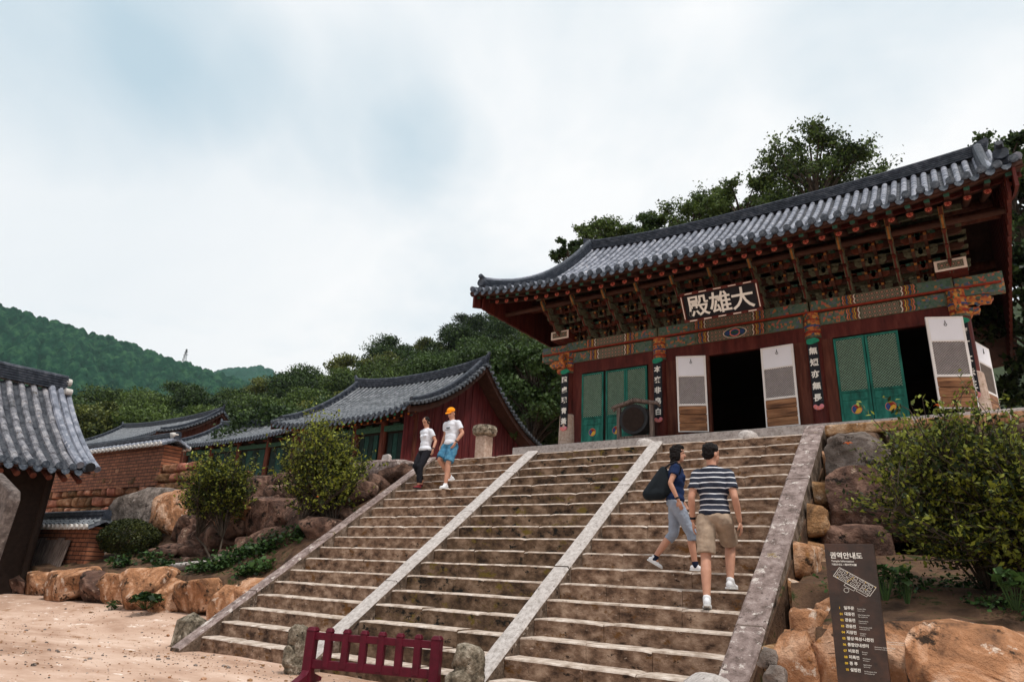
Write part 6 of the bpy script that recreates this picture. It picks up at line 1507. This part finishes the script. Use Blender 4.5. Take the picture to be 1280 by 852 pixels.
    if cfg.get('sock'):
        for an, kn in ((J['anL'], J['knL']), (J['anR'], J['knR'])):
            an = V3(an); kn = V3(kn); V, F = fuse([cone(an+V3((0, 0, -.02)), .043, an+(kn-an)*.10, .040, caps=(1, 0))], .007, 1); mesh_obj('sock', V, F, cfg['sock'], t, None, True, local=True)
    # hair / cap
    hs = cfg['hair']; S = []
    if hs == 'short': S = [ell(H(0, -.022, .050), (.085, .094, .083), Rh), ell(H(0, -.050, .0), (.076, .062, .075), Rh), ell(H(0, .028, .088), (.062, .045, .035), Rh)]
    elif hs == 'bob': S = [ell(H(0, -.020, .045), (.090, .098, .088), Rh), ell(H(0, -.050, -.03), (.086, .066, .10), Rh), ell(H(0, -.060, -.11), (.078, .052, .085), Rh), ell(H(0, .0, .09), (.08, .09, .05), Rh), ell(H(.070, -.005, -.03), (.022, .04, .085), Rh), ell(H(-.070, -.005, -.03), (.022, .04, .085), Rh), ell(H(0, .030, .084), (.064, .04, .035), Rh)]
    elif hs == 'tied': S = [ell(H(0, -.018, .045), (.084, .095, .082), Rh), ell(H(0, -.045, -.0), (.078, .062, .075), Rh), ell(H(0, -.115, .0), (.035, .04, .04), Rh), ell(H(.068, .0, .0), (.016, .035, .05), Rh), ell(H(-.068, .0, .0), (.016, .035, .05), Rh)]
    elif hs == 'cap': S = [ell(H(0, -.045, -.0), (.074, .055, .06), Rh), ell(H(.066, -.015, .0), (.014, .03, .035), Rh), ell(H(-.066, -.015, .0), (.014, .03, .035), Rh)]
    V, F = fuse(S, .007, 2); nzv = np.array([noise.noise(V3(p)*38) for p in V.tolist()]); V += (V-np.array(hd))*nzv[:, None]*.11; mesh_obj('hair', V, F, HAIR, t, None, True, local=True)
    if hs == 'cap':
        S = [ell(H(0, -.01, .062), (.090, .100, .078), Rh)]; V, F = fuse(S, .008, 1); LL = (V-np.array(hd)) @ np.array(Rh.to_3x3()); LL[:, 2] = np.maximum(LL[:, 2], .045); V = LL @ np.array(Rh.to_3x3()).T+np.array(hd)
        c_ = mesh_obj('cap', V, F, cfg['cap'], t, None, True, local=True)
        mb = MB(); n = 12; top = []; 
        for k in range(n+1): a = PI*k/n; top.append(H(.075*math.cos(a), .070+.085*math.sin(a), .050-.012*math.sin(a)))
        lo = [p-Rh @ V3((0, 0, .007)) for p in top]; m_ = len(top); mb.add([tuple(p) for p in top+lo], [tuple(range(m_)), tuple(range(2*m_-1, m_-1, -1))]+[(i, (i+1) % m_, m_+(i+1) % m_, m_+i) for i in range(m_)])
        b_ = mesh_obj('brim', mb.v, mb.f, cfg['cap'], None); b_.parent = c_
    if cfg.get('watch'):
        for w_ in cfg['watch']:
            wr = V3(J['wr'+w_]); el_ = V3(J['elb'+w_]); d = (el_-wr).normalized(); mb = MB(); mb.tube([wr+d*.015, wr+d*.04], .033 if not female else .029, 12); mesh_obj('wristband', mb.v, mb.f, MT['black'], t, local=True)
    return t
def stripemat():
    m, t, b = _base('navy_white_stripes'); N = t.nodes.new; L = t.links.new
    tc = N('ShaderNodeTexCoord'); n = N('ShaderNodeTexNoise'); n.inputs['Scale'].default_value = 4; n.inputs['Detail'].default_value = 2; L(tc.outputs['Object'], n.inputs['Vector'])
    s = N('ShaderNodeSeparateXYZ'); L(tc.outputs['Object'], s.inputs[0])
    a = N('ShaderNodeMath'); a.operation = 'MULTIPLY_ADD'; L(n.outputs['Fac'], a.inputs[0]); a.inputs[1].default_value = .035; L(s.outputs[2], a.inputs[2])
    f = N('ShaderNodeMath'); f.operation = 'MULTIPLY'; L(a.outputs[0], f.inputs[0]); f.inputs[1].default_value = 1/.060
    g = N('ShaderNodeMath'); g.operation = 'FRACT'; L(f.outputs[0], g.inputs[0]); h = N('ShaderNodeMath'); h.operation = 'LESS_THAN'; L(g.outputs[0], h.inputs[0]); h.inputs[1].default_value = .21
    mx = N('ShaderNodeMixRGB'); L(h.outputs[0], mx.inputs[0]); mx.inputs[1].default_value = (.008, .012, .028, 1); mx.inputs[2].default_value = (.62, .62, .66, 1)
    L(mx.outputs[0], b.inputs['Base Color']); b.inputs['Roughness'].default_value = .9
    n2 = N('ShaderNodeTexNoise'); n2.inputs['Scale'].default_value = 9; L(tc.outputs['Object'], n2.inputs['Vector']); bp = N('ShaderNodeBump'); bp.inputs['Strength'].default_value = .5; bp.inputs['Distance'].default_value = .03; L(n2.outputs['Fac'], bp.inputs['Height']); L(bp.outputs[0], b.inputs['Normal'])
    return m
NAVY = cloth('navy_cloth', (.008, .012, .03)); WSHOE = cloth('white_shoe', (.68, .68, .70), .06); WS = cloth('white_sole', (.6, .6, .6)); BS = flat('black_sole', (.02, .02, .02))
p = ony(897, 760, 8.03)
J = dict(anL=(-.10, -.03, .11), knL=(-.105, .10, .50), anR=(.12, .33, .30), knR=(.13, .45, .67), pelvis=(0, .16, .955), chest=(0, .19, 1.27), neck=(0, .195, 1.49), head=(.0, .215, 1.645), head_yaw=-.75, head_pitch=-.0,
         elbL=(-.235, .12, 1.15), wrL=(-.235, .19, .91), elbR=(.228, .10, 1.15), wrR=(.262, .17, .91), toeL=(-.1, 1), toeR=(.35, 1), pitL=.18)
person((p.x, 8.03, 5*RH), math.radians(14), 1.085, J, dict(shirt=stripemat(), shirt_plain=NAVY, collar=1, pants=cloth('khaki_cloth', (.36, .27, .20), .22), leg=.86, legw=(.108, .098), shoe=WSHOE, sole=WS, hair='short', sleeve=.66, watch=['L'], hem=.0), 'person in a navy and white striped polo shirt and khaki shorts climbing the stairs')
p = ony(845, 712, 8.62)
J = dict(anL=(-.08, -.30, .16), knL=(-.085, -.03, .50), anR=(.09, .24, .09), knR=(.095, .20, .51), pelvis=(0, .0, .92), chest=(0, .02, 1.23), neck=(0, .03, 1.44), head=(.0, .06, 1.59), head_yaw=.0, head_pitch=0,
         elbL=(-.22, -.04, 1.14), wrL=(-.20, .10, .95), elbR=(.215, -.06, 1.15), wrR=(.225, .04, .92), toeL=(0, 1), toeR=(0, 1), pitL=.5)
wo = person((p.x, 8.66, 7*RH), math.radians(-68), .93, J, dict(female=1, shirt=cloth('navy_blouse', (.010, .022, .07)), shirt_plain=NAVY, collar=1, pants=cloth('grey_denim', (.24, .27, .33)), leg=1.28, legw=(.10, .086), cuff=.068, shoe=WSHOE, sole=WS, hair='bob', sleeve=.45, watch=['R'], sock=NAVY, hem=-.03), 'person in a navy blouse and rolled grey capri trousers walking beside the striped shirt')
# black shoulder bag behind her
M_ = worldmat(wo)
def bagpt(x, y, z): return tuple(M_ @ Vector((x, y, z)))
S = [cone((0, .07, .22), .06, (0, .02, -.10), .10), cone((0, .02, -.10), .10, (0, -.14, -.12), .09), cone((0, .07, .22), .06, (0, -.14, -.12), .09), cone((0, .12, -.06), .09, (0, .07, .22), .06)]; V, F = fuse(S, .012, 3)
V = V+np.array([.05, -.22, 1.13]); Vw = [bagpt(*q) for q in V.tolist()]
bc = bagpt(.05, -.26, .9); bg = thing('shoulder_bag', 'large black shoulder bag hanging behind the person in the navy blouse', 'bag', bc)
mesh_obj('bag_body', Vw, F, cloth('black_bag_cloth', (.010, .014, .018)), bg, None, True)
mb = MB(); mb.tube([bagpt(.05, -.16, 1.36), bagpt(.13, -.06, 1.42), bagpt(.165, .03, 1.455), bagpt(.15, .10, 1.38), bagpt(.12, .02, 1.18), bagpt(.09, -.16, 1.08)], .013, 6); mb.build('strap', MT['black'], bg)
# the pair coming down on the left
z14 = 14*RH; yt = Y0+13*TD
p = ony(553, 606, 10.62)
J = dict(anL=(.0-.10, .24, .09), knL=(-.11, .22, .51), anR=(.11, -.10, .30), knR=(.12, .24, .60), pelvis=(0, .08, .93), chest=(0, .06, 1.25), neck=(0, .08, 1.46), head=(.0, .13, 1.60), head_yaw=.1, head_pitch=-.45,
         elbL=(-.27, .02, 1.18), wrL=(-.21, .15, .96), elbR=(.25, .0, 1.18), wrR=(.24, .10, .95), toeL=(-.1, 1), toeR=(.2, 1), pitL=.1, pitR=.45)
WT = cloth('white_tee', (.66, .68, .74), .05)
denim = mat('blue_denim', [(.02, .09, .17), (.05, .17, .28), (.10, .25, .36)], scale=8, bump=.4, spots=((.5, .58, .66), 7, .63))
man = person((p.x-.02, yt+.24+.06, z14), math.radians(176), .985, J, dict(shirt=WT, pants=denim, leg=.88, legw=(.115, .105), shoe=WSHOE, sole=WS, hair='cap', cap=cloth('orange_cap', (.80, .27, .01), .08), sleeve=.60, watch=['L'], hem=-.06), 'person in an orange cap, white T-shirt and blue denim shorts coming down the stairs')
mb = MB()
for k in range(4): mb.add([(-.05+.026*k, .196, 1.26), (-.033+.026*k, .196, 1.26), (-.033+.026*k, .190, 1.30), (-.05+.026*k, .190, 1.30)], [(0, 1, 2, 3)])
mb.add([(-.08, .200, 1.235), (.08, .200, 1.235), (.08, .199, 1.245), (-.08, .199, 1.245)], [(0, 1, 2, 3)])
mesh_obj('shirt_print', mb.v, mb.f, MT['black'], man, local=True)
p = ony(522, 606, 10.66)
J = dict(anL=(-.09, .25, .10), knL=(-.10, .26, .50), anR=(.09, .0, .20), knR=(.09, .24, .55), pelvis=(0, .08, .90), chest=(0, .07, 1.21), neck=(0, .09, 1.42), head=(.0, .13, 1.565), head_yaw=.15, head_pitch=-.5,
         elbL=(-.25, .0, 1.12), wrL=(-.30, .10, .90), elbR=(.25, -.06, 1.12), wrR=(.32, -.02, .90), toeL=(0, 1), toeR=(.1, 1), pitL=.0, pitR=.35)
person((p.x+.0, yt+.24+.06, z14), math.radians(172), .93, J, dict(female=1, shirt=WT, pants=cloth('black_trousers', (.010, .010, .014)), leg=1.86, legw=(.10, .085), cuff=.062, shoe=cloth('dark_red_shoe', (.16, .02, .025)), sole=BS, hair='tied', sleeve=.55, watch=['L'], hem=-.01), 'person in a white top and black trousers walking down beside the orange cap')
